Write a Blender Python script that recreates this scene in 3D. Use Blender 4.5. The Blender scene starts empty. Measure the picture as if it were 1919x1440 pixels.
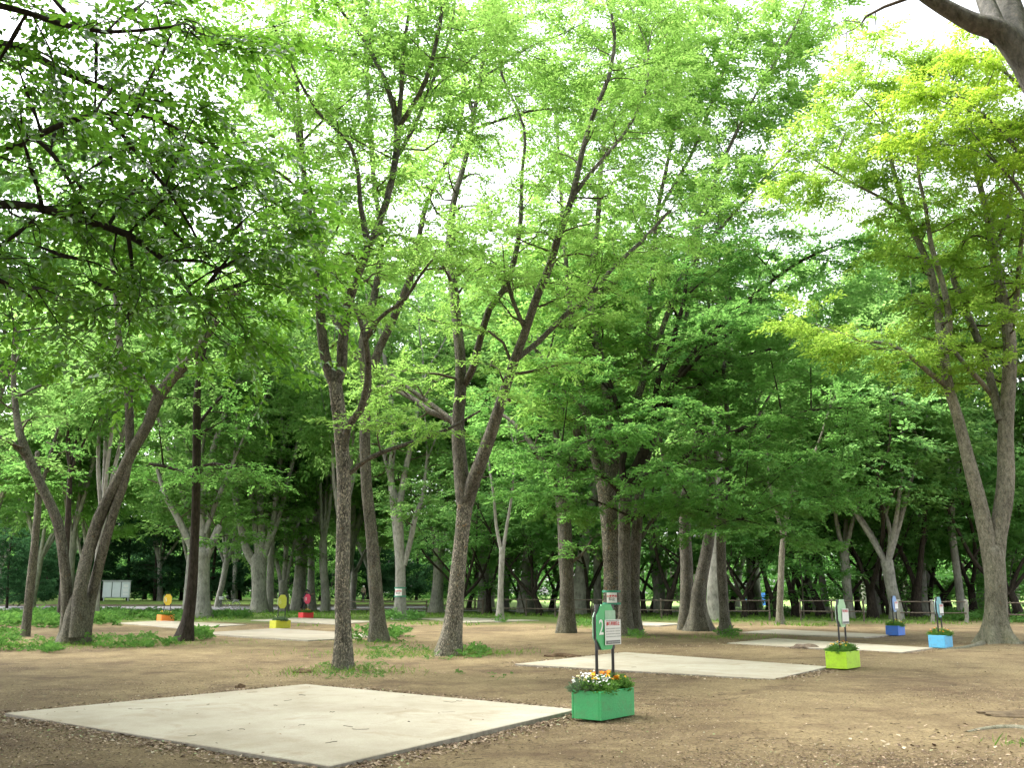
import bpy, math, numpy as np
from mathutils import Vector, Matrix
scene = bpy.context.scene
COL = scene.collection
R = np.random.default_rng(7)

# ------------------------------------------------------------------ camera
F, CX, CY, TILT, CH = 1850., 959.5, 720., math.radians(11.85), 1.5
cam = bpy.data.cameras.new('camera'); camo = bpy.data.objects.new('camera', cam); COL.objects.link(camo)
camo.location = (0, 0, CH); camo.rotation_euler = (math.pi/2 + TILT, 0, 0)
cam.sensor_width = 36; cam.sensor_fit = 'HORIZONTAL'; cam.lens = 36*F/1919; cam.clip_end = 2000; cam.clip_start = .05
scene.camera = camo
CT, ST = math.cos(TILT), math.sin(TILT)
def ray(px, py):
    dx = (px-CX)/F; u = (CY-py)/F
    return np.array((dx, CT-u*ST, ST+u*CT))
def P(px, py, Y):
    d = ray(px, py); return d*(Y/d[1]) + np.array((0, 0, CH))
def G(px, py, z=0.):
    d = ray(px, py); return d*((z-CH)/d[2]) + np.array((0, 0, CH))
def px2m(w, Y): return w*Y/F
def sst(a, b, x):
    t = np.clip((x-a)/(b-a), 0, 1); return t*t*(3-2*t)
def gz(x, y):
    x = np.asarray(x, float); y = np.asarray(y, float)
    z = .018*np.sin(x*.9+1.3*np.sin(y*.37))*np.cos(y*.55+.6*np.sin(x*.5)) + .010*np.sin(x*2.3+y*1.1)*np.sin(y*1.9-x*.7)
    z = z*sst(2, 6, y)
    z = z + .42*sst(101.5, 106, y)*(1-sst(-4, 14, x))
    return z

# ------------------------------------------------------------------ mesh builder
class MB:
    def __init__(s): s.v = []; s.f = {3: [], 4: []}; s.m = {3: [], 4: []}; s.sm = {3: [], 4: []}; s.n = 0
    def add(s, v, f, mat=0, smooth=False):
        v = np.asarray(v, np.float32).reshape(-1, 3); f = np.asarray(f, np.int64)
        k = f.shape[1]
        s.v.append(v); s.f[k].append(f+s.n); s.n += len(v)
        s.m[k].append(np.full(len(f), mat, np.int32)); s.sm[k].append(np.full(len(f), smooth, bool))
    def box(s, c, d, rz=0., mat=0, taper=1.):
        h = np.asarray(d)/2.
        v = np.array([(x*(taper if z > 0 else 1), y*(taper if z > 0 else 1), z) for z in (-1, 1) for x, y in ((-1, -1), (1, -1), (1, 1), (-1, 1))])*h
        cr, sr = math.cos(rz), math.sin(rz)
        v = np.c_[v[:, 0]*cr-v[:, 1]*sr, v[:, 0]*sr+v[:, 1]*cr, v[:, 2]] + np.asarray(c)
        s.add(v, [(3, 2, 1, 0), (4, 5, 6, 7), (0, 1, 5, 4), (1, 2, 6, 5), (2, 3, 7, 6), (3, 0, 4, 7)], mat)
    def build(s, name, mats, parent=None):
        me = bpy.data.meshes.new(name)
        if s.n:
            V = np.concatenate(s.v); me.vertices.add(len(V)); me.vertices.foreach_set('co', V.ravel())
            L = []; T = []; M = []; S = []
            for k in (3, 4):
                if s.f[k]:
                    F_ = np.concatenate(s.f[k]); L.append(F_.ravel()); T.append(np.full(len(F_), k)); M.append(np.concatenate(s.m[k])); S.append(np.concatenate(s.sm[k]))
            L = np.concatenate(L).astype(np.int32); T = np.concatenate(T).astype(np.int32); M = np.concatenate(M); S = np.concatenate(S)
            me.loops.add(len(L)); me.loops.foreach_set('vertex_index', L)
            me.polygons.add(len(T)); st = np.zeros(len(T), np.int32); st[1:] = np.cumsum(T)[:-1]
            me.polygons.foreach_set('loop_start', st); me.polygons.foreach_set('loop_total', T)
            me.polygons.foreach_set('material_index', M.astype(np.int32)); me.polygons.foreach_set('use_smooth', S)
            me.update(calc_edges=True); me.validate()
        for m in (mats if isinstance(mats, (list, tuple)) else [mats]): me.materials.append(m)
        o = bpy.data.objects.new(name, me); COL.objects.link(o)
        if parent is not None: o.parent = parent
        return o

def nrm(a):
    a = np.asarray(a, float); return a/np.maximum(np.linalg.norm(a, axis=-1, keepdims=True), 1e-9)

def tubes(mb, paths, radii, sides, mat=0, flare=None, cap=False):
    """paths (M,n,3), radii (M,n): M smooth tubes at once"""
    paths = np.asarray(paths, float); radii = np.asarray(radii, float)
    if paths.ndim == 2: paths = paths[None]; radii = radii[None]
    M, n, _ = paths.shape
    tg = np.gradient(paths, axis=1); tg = nrm(tg)
    ov = nrm(paths[:, -1]-paths[:, 0])
    ref = np.where(np.abs(ov[:, 2:3]) > .8, np.array([[1., 0, 0]]), np.array([[0, 0, 1.]]))
    a = nrm(np.cross(tg, ref[:, None, :])); b = np.cross(tg, a)
    th = np.linspace(0, 2*math.pi, sides, endpoint=False)
    rr = radii[:, :, None]*np.ones(sides)
    if flare is not None: rr = rr*flare(paths, th)
    v = paths[:, :, None, :] + rr[..., None]*(np.cos(th)[None, None, :, None]*a[:, :, None, :] + np.sin(th)[None, None, :, None]*b[:, :, None, :])
    i = np.arange(M)[:, None, None]*n*sides; j = np.arange(n-1)[None, :, None]*sides; k = np.arange(sides)[None, None, :]
    k2 = (k+1) % sides
    f = np.stack(np.broadcast_arrays(i+j+k, i+j+k2, i+j+sides+k2, i+j+sides+k), -1).reshape(-1, 4)
    if cap:
        v = v.reshape(-1, 3); ctr = paths[:, -1]; e = v.shape[0]
        mb_v = np.concatenate([v, ctr]); f3 = []
        for m in range(M):
            for q in range(sides): f3.append((m*n*sides+(n-1)*sides+q, m*n*sides+(n-1)*sides+(q+1) % sides, e+m))
        base = mb.n; mb.add(mb_v, f, mat, True)
        mb.f[3].append(np.array(f3)+base); mb.m[3].append(np.full(len(f3), mat, np.int32)); mb.sm[3].append(np.full(len(f3), False))
    else: mb.add(v, f, mat, True)

def spline(pts, step=.5):
    """Catmull-Rom through (n,4) xyz r"""
    p = np.asarray(pts, float)
    if len(p) == 2: p = np.array([p[0], (p[0]+p[1])/2, p[1]])
    q = np.vstack([2*p[0]-p[1], p, 2*p[-1]-p[-2]]); out = []
    for i in range(1, len(q)-2):
        n = max(2, int(np.linalg.norm(q[i+1, :3]-q[i, :3])/step))
        t = np.linspace(0, 1, n, endpoint=False)[:, None]
        out.append(.5*(2*q[i]+(q[i+1]-q[i-1])*t+(2*q[i-1]-5*q[i]+4*q[i+1]-q[i+2])*t**2+(-q[i-1]+3*q[i]-3*q[i+1]+q[i+2])*t**3))
    out.append(q[-2][None]); o = np.concatenate(out); o[:, 3] = np.maximum(o[:, 3], .004)
    return o

# ------------------------------------------------------------------ materials
def newmat(name):
    m = bpy.data.materials.new(name); m.use_nodes = True; nt = m.node_tree
    for n in list(nt.nodes): nt.nodes.remove(n)
    out = nt.nodes.new('ShaderNodeOutputMaterial')
    def N(t, **kw):
        n = nt.nodes.new(t)
        for k, v in kw.items():
            if k in n.inputs: n.inputs[k].default_value = v
            else: setattr(n, k, v)
        return n
    return m, nt, N, (lambda a, b: nt.links.new(a, b)), out
def ramp(N, stops):
    r = N('ShaderNodeValToRGB'); e = r.color_ramp.elements
    while len(e) > 1: e.remove(e[-1])
    e[0].position = stops[0][0]; e[0].color = (*stops[0][1], 1)
    for p, c in stops[1:]: x = e.new(p); x.color = (*c, 1)
    return r
def paint(name, c, rough=.5, var=.12, scale=30., bump=.15, metal=0., dirt=None):
    m, nt, N, L, out = newmat(name); b = N('ShaderNodeBsdfPrincipled', Roughness=rough, Metallic=metal); L(b.outputs[0], out.inputs[0])
    tc = N('ShaderNodeTexCoord'); no = N('ShaderNodeTexNoise', Scale=scale, Detail=5.); L(tc.outputs['Object'], no.inputs['Vector'])
    c = np.array(c); r = ramp(N, [(.3, tuple(c*(1-var))), (.7, tuple(np.minimum(c*(1+var), 1)))]); L(no.outputs['Fac'], r.inputs[0])
    src = r.outputs[0]
    if dirt:
        n2 = N('ShaderNodeTexNoise', Scale=5., Detail=6., Roughness=.7); L(tc.outputs['Object'], n2.inputs['Vector'])
        mr = N('ShaderNodeMapRange'); mr.inputs[1].default_value = .52; mr.inputs[2].default_value = .75; L(n2.outputs['Fac'], mr.inputs[0])
        mu = N('ShaderNodeMath', operation='MULTIPLY'); mu.inputs[1].default_value = dirt; L(mr.outputs[0], mu.inputs[0])
        mx = N('ShaderNodeMix', data_type='RGBA'); L(mu.outputs[0], mx.inputs[0]); L(src, mx.inputs[6]); mx.inputs[7].default_value = (.16, .12, .07, 1); src = mx.outputs[2]
    L(src, b.inputs['Base Color'])
    if bump:
        bm = N('ShaderNodeBump', Strength=bump, Distance=.01); L(no.outputs['Fac'], bm.inputs['Height']); L(bm.outputs[0], b.inputs['Normal'])
    return m
def leafmat(name, c1, c2, t1, t2, mix=.5, gloss=0.):
    """two-sided thin leaf: reflects c, lets t through; each leaf its own tone"""
    m, nt, N, L, out = newmat(name); g = N('ShaderNodeNewGeometry')
    ra = ramp(N, [(0, c1), (1, c2)]); rb = ramp(N, [(0, t1), (1, t2)])
    L(g.outputs['Random Per Island'], ra.inputs[0]); L(g.outputs['Random Per Island'], rb.inputs[0])
    d = N('ShaderNodeBsdfDiffuse'); t = N('ShaderNodeBsdfTranslucent'); L(ra.outputs[0], d.inputs[0]); L(rb.outputs[0], t.inputs[0])
    mx = N('ShaderNodeMixShader', Fac=mix); L(d.outputs[0], mx.inputs[1]); L(t.outputs[0], mx.inputs[2]); last = mx
    if gloss:
        gl = N('ShaderNodeBsdfGlossy', Roughness=.38); gl.inputs[0].default_value = (1, 1, 1, 1)
        fr = N('ShaderNodeFresnel', IOR=1.4); mu = N('ShaderNodeMath', operation='MULTIPLY'); mu.inputs[1].default_value = gloss; L(fr.outputs[0], mu.inputs[0])
        m2 = N('ShaderNodeMixShader'); L(mu.outputs[0], m2.inputs[0]); L(mx.outputs[0], m2.inputs[1]); L(gl.outputs[0], m2.inputs[2]); last = m2
    L(last.outputs[0], out.inputs[0]); return m
def barkmat(name, base, dark, light, flake=0., scale=7., stretch=.35, bump=.5, moss=0.):
    m, nt, N, L, out = newmat(name); b = N('ShaderNodeBsdfPrincipled', Roughness=.9); b.inputs['Specular IOR Level'].default_value = .15; L(b.outputs[0], out.inputs[0])
    tc = N('ShaderNodeTexCoord'); mp = N('ShaderNodeMapping'); mp.inputs['Scale'].default_value = (1, 1, stretch); L(tc.outputs['Object'], mp.inputs[0])
    n1 = N('ShaderNodeTexNoise', Scale=scale, Detail=8., Roughness=.68); L(mp.outputs[0], n1.inputs['Vector'])
    r1 = ramp(N, [(.32, dark), (.5, base), (.72, light)]); L(n1.outputs['Fac'], r1.inputs[0]); src = r1.outputs[0]; hgt = n1.outputs['Fac']
    n0 = N('ShaderNodeTexNoise', Scale=1.1, Detail=3.); L(tc.outputs['Object'], n0.inputs['Vector'])
    if flake:
        mp2 = N('ShaderNodeMapping'); mp2.inputs['Scale'].default_value = (1, 1, .6); L(tc.outputs['Object'], mp2.inputs[0])
        n2 = N('ShaderNodeTexNoise', Scale=33., Detail=5., Roughness=.62, Distortion=.5); L(mp2.outputs[0], n2.inputs['Vector'])
        r2 = ramp(N, [(.50, (0, 0, 0)), (.56, (1, 1, 1))]); L(n2.outputs['Fac'], r2.inputs[0])
        mu = N('ShaderNodeMath', operation='MULTIPLY'); mu.inputs[1].default_value = flake; L(r2.outputs[0], mu.inputs[0])
        mx = N('ShaderNodeMix', data_type='RGBA'); L(mu.outputs[0], mx.inputs[0]); L(src, mx.inputs[6])
        rc = ramp(N, [(.35, (.36, .335, .28)), (.5, (.46, .40, .31)), (.62, (.28, .28, .22)), (.72, (.44, .28, .15))]); n3 = N('ShaderNodeTexNoise', Scale=6.); L(tc.outputs['Object'], n3.inputs['Vector']); L(n3.outputs['Fac'], rc.inputs[0]); L(rc.outputs[0], mx.inputs[7]); src = mx.outputs[2]
        ad = N('ShaderNodeMath', operation='SUBTRACT'); L(hgt, ad.inputs[0]); L(mu.outputs[0], ad.inputs[1]); hgt = ad.outputs[0]
    if moss:
        sx = N('ShaderNodeSeparateXYZ'); g = N('ShaderNodeNewGeometry'); L(g.outputs['Position'], sx.inputs[0])
        mr = N('ShaderNodeMapRange'); mr.inputs[1].default_value = 3.; mr.inputs[2].default_value = 0.; L(sx.outputs[2], mr.inputs[0])
        ml = N('ShaderNodeMath', operation='MULTIPLY'); L(mr.outputs[0], ml.inputs[0]); L(n0.outputs['Fac'], ml.inputs[1])
        m3 = N('ShaderNodeMath', operation='MULTIPLY'); m3.inputs[1].default_value = moss; L(ml.outputs[0], m3.inputs[0])
        mx = N('ShaderNodeMix', data_type='RGBA'); L(m3.outputs[0], mx.inputs[0]); L(src, mx.inputs[6]); mx.inputs[7].default_value = (.10, .11, .045, 1); src = mx.outputs[2]
    # broad tonal drift
    hs = N('ShaderNodeHueSaturation'); mr2 = N('ShaderNodeMapRange'); mr2.inputs[1].default_value = .3; mr2.inputs[2].default_value = .7; mr2.inputs[3].default_value = .75; mr2.inputs[4].default_value = 1.25
    L(n0.outputs['Fac'], mr2.inputs[0]); L(mr2.outputs[0], hs.inputs['Value']); L(src, hs.inputs['Color']); L(hs.outputs[0], b.inputs['Base Color'])
    bm = N('ShaderNodeBump', Strength=bump, Distance=.03); L(hgt, bm.inputs['Height']); L(bm.outputs[0], b.inputs['Normal'])
    return m

BARK_FLAKE = barkmat('bark_flaky', (.115, .106, .088), (.036, .033, .027), (.22, .205, .17), flake=.95, scale=12, bump=1., moss=.3)
BARK_BROWN = barkmat('bark_brown', (.084, .078, .065), (.028, .026, .022), (.17, .16, .135), flake=.28, scale=13, bump=.9, moss=.4)
BARK_GREY = barkmat('bark_grey', (.255, .247, .225), (.12, .115, .10), (.37, .355, .32), flake=.1, scale=8, stretch=.5, bump=.35, moss=.5)
BARK_TAN = barkmat('bark_tan', (.145, .137, .105), (.055, .052, .039), (.25, .235, .19), flake=.3, scale=13, stretch=.4, bump=.4, moss=.5)
BARK_DARK = barkmat('bark_dark', (.035, .028, .022), (.014, .011, .009), (.07, .055, .045), scale=14, bump=.8)
BARK_TWIG = barkmat('bark_twig', (.09, .075, .055), (.05, .04, .03), (.13, .11, .085), scale=20, bump=.2)

LEAF_LIME = leafmat('leaf_fresh_green', (.09, .195, .045), (.14, .265, .07), (.32, .59, .105), (.45, .70, .165))
LEAF_MAPLE = leafmat('leaf_maple_green', (.06, .155, .045), (.095, .21, .065), (.20, .46, .09), (.29, .55, .13))
LEAF_MID = leafmat('leaf_mid_green', (.075, .17, .05), (.12, .23, .075), (.27, .51, .12), (.37, .60, .17))
LEAF_FRESH = leafmat('leaf_light_fresh_green', (.105, .205, .032), (.165, .275, .05), (.38, .62, .08), (.52, .72, .125))
LEAF_YELLOW = leafmat('leaf_yellow_green', (.12, .22, .024), (.185, .28, .038), (.42, .65, .055), (.57, .75, .09))
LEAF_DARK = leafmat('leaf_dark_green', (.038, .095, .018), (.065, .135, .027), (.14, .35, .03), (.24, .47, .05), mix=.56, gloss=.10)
LEAF_EVER = leafmat('leaf_evergreen', (.025, .065, .03), (.05, .11, .05), (.04, .12, .045), (.07, .18, .06), mix=.35)
LEAF_UNDER = leafmat('leaf_understory', (.07, .17, .055), (.115, .24, .08), (.23, .48, .12), (.32, .57, .17), mix=.52)
LEAF_WEED = leafmat('leaf_weed', (.05, .13, .03), (.10, .20, .055), (.10, .25, .04), (.17, .33, .07), mix=.35)
LEAF_GRASS = leafmat('grass_blade', (.09, .20, .03), (.16, .27, .05), (.14, .28, .04), (.22, .36, .06), mix=.35)

# ------------------------------------------------------------------ helpers for tagging
def tag(o, label=None, cat=None, group=None, kind=None):
    if label: o['label'] = label
    if cat: o['category'] = cat
    if group: o['group'] = group
    if kind: o['kind'] = kind
    return o
def empty(name, loc, rz=0.):
    o = bpy.data.objects.new(name, None); COL.objects.link(o); o.location = tuple(map(float, loc)); o.rotation_euler = (0, 0, rz); o.empty_display_size = .2
    return o
def copy_tree(src, loc, rz, sc):
    r = src.copy(); COL.objects.link(r); r.location = loc; r.rotation_euler = (0, 0, rz); r.scale = sc
    for ch in list(src.children):
        c = ch.copy(); COL.objects.link(c); c.parent = r
    return r

# ------------------------------------------------------------------ leaves
def spray_template(rng, L, n, ll, lw, fold=.25, ovate=False, droop=.25, lift=0.):
    """one twig along +X carrying n leaves in a flat fan"""
    V = []; Fq = []
    for i in range(n):
        t = (i+.6)/n; side = 1 if i % 2 else -1
        if i == n-1: ang = rng.normal(0, .2)
        else: ang = side*(math.radians(58)*(1-.35*t)+rng.normal(0, .22))
        base = np.array((t*L, rng.normal(0, .02*L), -.12*L*t*t+rng.normal(0, .05*L)))
        d = np.array((math.cos(ang), math.sin(ang), rng.normal(lift-.1, .28))); d = d/np.linalg.norm(d)
        up = nrm(np.array((rng.normal(0, .32), rng.normal(0, .32), 1.))); s = nrm(np.cross(up, d)); u = np.cross(d, s)
        l = ll*(1+rng.normal(0, .18)); w = lw*(1+rng.normal(0, .15)); k = len(V)
        base = base + d*l*.12
        if ovate:
            V += [base, base+d*l*.28+s*w*.46+u*fold*w*.35, base+d*l*.62+s*w*.42+u*(fold*w*.35-droop*l*.12), base+d*l-u*droop*l*.4,
                  base+d*l*.62-s*w*.42+u*(fold*w*.35-droop*l*.12), base+d*l*.28-s*w*.46+u*fold*w*.35]
            Fq += [(k, k+1, k+2, k+3), (k, k+3, k+4, k+5)]
        else:
            V += [base, base+d*l*.48+s*w*.5+u*fold*w*.4, base+d*l-u*droop*l*.3, base+d*l*.48-s*w*.5+u*fold*w*.4]
            Fq += [(k, k+1, k+2, k+3)]
    return np.array(V), np.array(Fq)
def templates(seed, k, **kw):
    rng = np.random.default_rng(seed); return [spray_template(rng, **kw) for _ in range(k)]
TP_NEAR = templates(1, 8, L=.28, n=11, ll=.074, lw=.043, ovate=True, droop=.5)
TP_ZELK = templates(2, 8, L=.46, n=19, ll=.105, lw=.046, droop=.35)
TP_MAPLE = templates(3, 8, L=.40, n=14, ll=.10, lw=.070, droop=.25)
TP_MID = templates(4, 8, L=.55, n=13, ll=.15, lw=.085, droop=.3)
TP_FAR = templates(5, 8, L=.85, n=12, ll=.24, lw=.15, droop=.3)
TP_FAR2 = templates(6, 8, L=1.1, n=11, ll=.36, lw=.22, droop=.3)

def place_sprays(mb, rng, tps, pos, dirs, sc, mat=0, tilt=.28):
    pos = np.asarray(pos, float); dirs = nrm(dirs); n = len(pos)
    if n == 0: return
    sc = np.broadcast_to(np.asarray(sc, float), (n,))*rng.uniform(.75, 1.25, n)
    up = np.c_[rng.normal(0, tilt, n), rng.normal(0, tilt, n), np.ones(n)]
    Y = nrm(np.cross(up, dirs)); Z = np.cross(dirs, Y); Rm = np.stack([dirs, Y, Z], 1)
    pick = rng.integers(0, len(tps), n)
    for k, (V, Fq) in enumerate(tps):
        i = np.where(pick == k)[0]
        if len(i) == 0: continue
        v = pos[i][:, None, :] + sc[i][:, None, None]*np.einsum('vk,nkj->nvj', V, Rm[i])
        f = (Fq[None]+(np.arange(len(i))*len(V))[:, None, None]).reshape(-1, 4)
        mb.add(v, f, mat)

def ramify(rng, limbs, ds=.4, blen=2., t0=.3, flat=.45, up=.12, droop=.15, sub=4, spray_ds=.2, tip=True, grow=1., zlo=None, zkeep=.3):
    """branches and sub-branches off traced limbs; returns twig paths/radii and spray anchors"""
    P0 = []; D = []; Ln = []; R0 = []
    for lb in limbs:
        p = lb[:, :3]; seg = np.linalg.norm(np.diff(p, axis=0), axis=1); s = np.r_[0, np.cumsum(seg)]; S = s[-1]
        if S < .05: continue
        ss = np.arange(t0*S, S, ds); ss = np.r_[ss+rng.uniform(0, ds*.6, len(ss)), S] if tip else ss
        ss = np.minimum(ss, S)
        for j, x in enumerate(ss):
            i = min(np.searchsorted(s, x), len(p)-1); i = max(i, 1)
            w = (x-s[i-1])/max(seg[i-1], 1e-6); q = p[i-1]+(p[i]-p[i-1])*w; tg = nrm(p[i]-p[i-1])
            if zlo is not None and q[2] < zlo and rng.random() > zkeep: continue
            a = j*2.4+rng.uniform(-.6, .6); e1 = nrm(np.cross(tg, (0, 0, 1.)) if abs(tg[2]) < .95 else np.cross(tg, (1., 0, 0))); e2 = np.cross(tg, e1)
            d = math.cos(a)*e1+math.sin(a)*e2; t = x/S
            if x >= S-.01: d = tg
            else: d = nrm(d+.75*tg)
            d = np.array((d[0], d[1], d[2]*flat+up)); d = nrm(d)
            P0.append(q); D.append(d); Ln.append(blen*rng.uniform(.55, 1.15)*(1-.4*t)*grow); R0.append(max(.006, min(.35*lb[min(i, len(lb)-1), 3], .045)))
    P0 = np.array(P0); D = np.array(D); Ln = np.array(Ln); R0 = np.array(R0); n = len(P0)
    K = 6; u = np.linspace(0, 1, K)
    w = rng.normal(0, .10, (n, 3)); w2 = rng.normal(0, .06, (n, 3))
    path = P0[:, None]+D[:, None]*(u[None, :, None]*Ln[:, None, None])
    path = path + (w[:, None]*np.sin(u*3.1)[None, :, None] + w2[:, None]*np.sin(u*6.3)[None, :, None])*Ln[:, None, None]
    path[:, :, 2] -= droop*Ln[:, None]*(u**2)[None]
    rad = R0[:, None]*(1-.8*u)[None]
    tw = [(path, rad)]
    # sub-branches
    tt = np.linspace(.3, .92, sub); SP = []; SD = []; SL = []
    for j, t in enumerate(tt):
        x = t*(K-1); i = int(min(x, K-2)); q = path[:, i]+(path[:, i+1]-path[:, i])*(x-i); tg = nrm(path[:, i+1]-path[:, i])
        sg = (1 if j % 2 else -1)*math.radians(48); sgn = sg+rng.normal(0, .25, n); c, s_ = np.cos(sgn), np.sin(sgn)
        d = np.c_[tg[:, 0]*c-tg[:, 1]*s_, tg[:, 0]*s_+tg[:, 1]*c, tg[:, 2]*.6+rng.normal(.04, .14, n)]
        SP.append(q); SD.append(nrm(d)); SL.append(Ln*(.62-.28*t)*rng.uniform(.7, 1.2, n))
    if sub:
        SP = np.concatenate(SP); SD = np.concatenate(SD); SL = np.concatenate(SL); m = len(SP)
        u4 = np.linspace(0, 1, 4); wv = rng.normal(0, .08, (m, 3))
        sp = SP[:, None]+SD[:, None]*(u4[None, :, None]*SL[:, None, None])+wv[:, None]*np.sin(u4*3.1)[None, :, None]*SL[:, None, None]
        sp[:, :, 2] -= droop*SL[:, None]*(u4**2)[None]
        tw.append((sp, np.repeat(np.maximum(.35*R0, .004)[None], sub, 0).reshape(-1)[:, None]*(1-.7*u4)[None]))
    A = []; Dd = []
    for pt, (lo) in ((path, .25), (sp if sub else path[:0], .12)):
        if len(pt) == 0: continue
        K2 = pt.shape[1]; le = np.linalg.norm(np.diff(pt, axis=1), axis=2).sum(1)
        cnt = np.maximum(1, (le*(1-lo)/spray_ds).astype(int)); idx = np.repeat(np.arange(len(pt)), cnt); t = rng.uniform(lo, 1., len(idx))
        e = np.r_[np.cumsum(cnt)-1]; t[e] = 1.
        x = t*(K2-1); i = np.minimum(x.astype(int), K2-2); q = pt[idx, i]+(pt[idx, i+1]-pt[idx, i])*(x-i)[:, None]; tg = nrm(pt[idx, i+1]-pt[idx, i])
        sg = np.where(rng.random(len(idx)) < .5, 1, -1)*rng.uniform(.3, 1.1, len(idx)); sg[e] = 0
        c, s_ = np.cos(sg), np.sin(sg)
        A.append(q); Dd.append(np.c_[tg[:, 0]*c-tg[:, 1]*s_, tg[:, 0]*s_+tg[:, 1]*c, tg[:, 2]*.5+rng.normal(-.02, .18, len(idx))])
    return tw, np.concatenate(A), nrm(np.concatenate(Dd))

def buttress(seed, z0=0., k=5, amp=.28, h=.45):
    rng = np.random.default_rng(seed); ph = rng.uniform(0, 6.28, 3)
    def fn(paths, th):
        z = np.maximum(paths[:, :, 2]-z0, 0)[:, :, None]
        e = np.exp(-z/h); t = th[None, None]
        g = .05*np.sin(2*t+ph[1]+z*.7)+.035*np.sin(3*t+ph[2]-z*1.1)+.02*np.sin(5*t+z*2.3+ph[0])
        return 1+g+e*(.10+amp*np.maximum(np.sin(k*t+ph[0])+.4*np.sin((k+2)*t+ph[1]), -.3))
    return fn
def lumpy(seed):
    rng = np.random.default_rng(seed); ph = rng.uniform(0, 6.28, 3)
    def fn(paths, th):
        z = paths[:, :, 2][:, :, None]; t = th[None, None]
        return 1+.06*np.sin(2*t+ph[1]+z*.9)+.04*np.sin(3*t+ph[2]-z*1.7)
    return fn

NT = [0]
def tree(label, cat, base_py, trunk, limbs=(), bark=BARK_GREY, leaf=LEAF_MID, tps=TP_MID, ram=None, spray=1., auto=None, blobs=(), Y=None, name='tree', group=None,
         twig=None, bark_limb=None, kids=(), sides=14, tilt=.28, amp=.28):
    """trunk: [(px,py,w[,dY])]; limbs: list of such; auto: limbs grown on from the tops; blobs: [(px,py,dY,r)] extra boughs"""
    NT[0] += 1; rng = np.random.default_rng(100+NT[0])
    if Y is None: Y = G(CX, base_py)[1]
    b0 = P(trunk[0][0], base_py, Y); b0[2] = float(gz(b0[0], Y))
    root = empty(name, b0); tag(root, label, cat, group)
    def conv(pl):
        o = []
        for q in pl:
            dy = q[3] if len(q) > 3 else 0.
            p = P(q[0], q[1], Y+dy); o.append((*(p-b0), px2m(q[2], Y+dy)/2))
        return np.array(o)
    t = conv(trunk); t[0, 2] = -.15
    tp = spline(t, .3); e_ = tp[-1]; tg_ = nrm(tp[-1, :3]-tp[-2, :3]); tq = np.vstack([tp]+[np.r_[e_[:3]+tg_*e_[3]*a_, e_[3]*b_] for a_, b_ in ((.35, .90), (.7, .68), (.95, .35), (1.02, .02))])
    mb = MB(); tubes(mb, tq[:, :3], tq[:, 3], sides, 0, buttress(NT[0], 0., 5, amp))
    mb.build('trunk', [bark], root)
    LB = [spline(conv(l), .4) for l in limbs]
    if auto:
        tops = [tp] if not LB else LB
        if auto.get('only') is not None: tops = [tops[i] for i in auto['only']]
        new = []
        for tt in tops:
            e = tt[-1]; tg = nrm(tt[-1, :3]-tt[max(-4, -len(tt)), :3]); n = auto.get('n', 3)
            for j in range(n):
                a = 6.283*j/n+rng.uniform(-.5, .5); sp = auto.get('spread', .5)*rng.uniform(.5, 1.2)
                d = nrm(tg+np.array((math.cos(a)*sp, math.sin(a)*sp, .35))); l = auto.get('len', 5.)*rng.uniform(.75, 1.15)
                pts = [np.r_[e[:3]-tg*.1, e[3]*.72]]; q = e[:3].copy(); dd = d
                for s in range(1, 5):
                    dd = nrm(dd+rng.normal(0, .10, 3)+np.array((0, 0, .10))); q = q+dd*l/4; pts.append(np.r_[q, e[3]*.72*(1-.21*s)])
                new.append(spline(np.array(pts), .4))
        LB = LB+new
    allp = np.concatenate([tp]+LB)
    for bl in blobs:
        c = P(bl[0], bl[1], Y+bl[2])-b0; r = bl[3]
        d = np.linalg.norm(allp[:, :3]-c, axis=1)+np.maximum(allp[:, 2]-c[2]+.3*r, 0)*1.5
        q = allp[np.argmin(d)]; mid = (q[:3]*.45+c*.55); mid[2] += .06*np.linalg.norm(c-q[:3])
        end = c+nrm(c-q[:3])*r*.5
        L_ = spline(np.array([np.r_[q[:3], min(q[3]*.6, .06)], np.r_[mid, min(q[3]*.45, .04)], np.r_[c, .018], np.r_[end, .006]]), .35)
        LB.append(L_)
    for l in LB:
        m = MB(); tubes(m, l[:, :3], l[:, 3], 8, 0, lumpy(NT[0])); m.build('limb', [bark_limb or bark], root)
    cfg = dict(ds=.45, blen=2., t0=.3); cfg.update(ram or {})
    tw, A, D = ramify(rng, LB if LB else [tp], **cfg)
    m = MB()
    for (p, r) in tw: tubes(m, p, r, 4 if p.shape[1] > 4 else 3, 1)
    place_sprays(m, rng, tps, A, D, spray, 0, tilt)
    m.build('crown', [leaf, twig or BARK_TWIG], root)
    return root
# ================================================================== TRACED TREES
ZK = dict(ds=.36, blen=2.3, t0=.22, flat=.45, up=.16, droop=.16, sub=4, spray_ds=.15)
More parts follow.
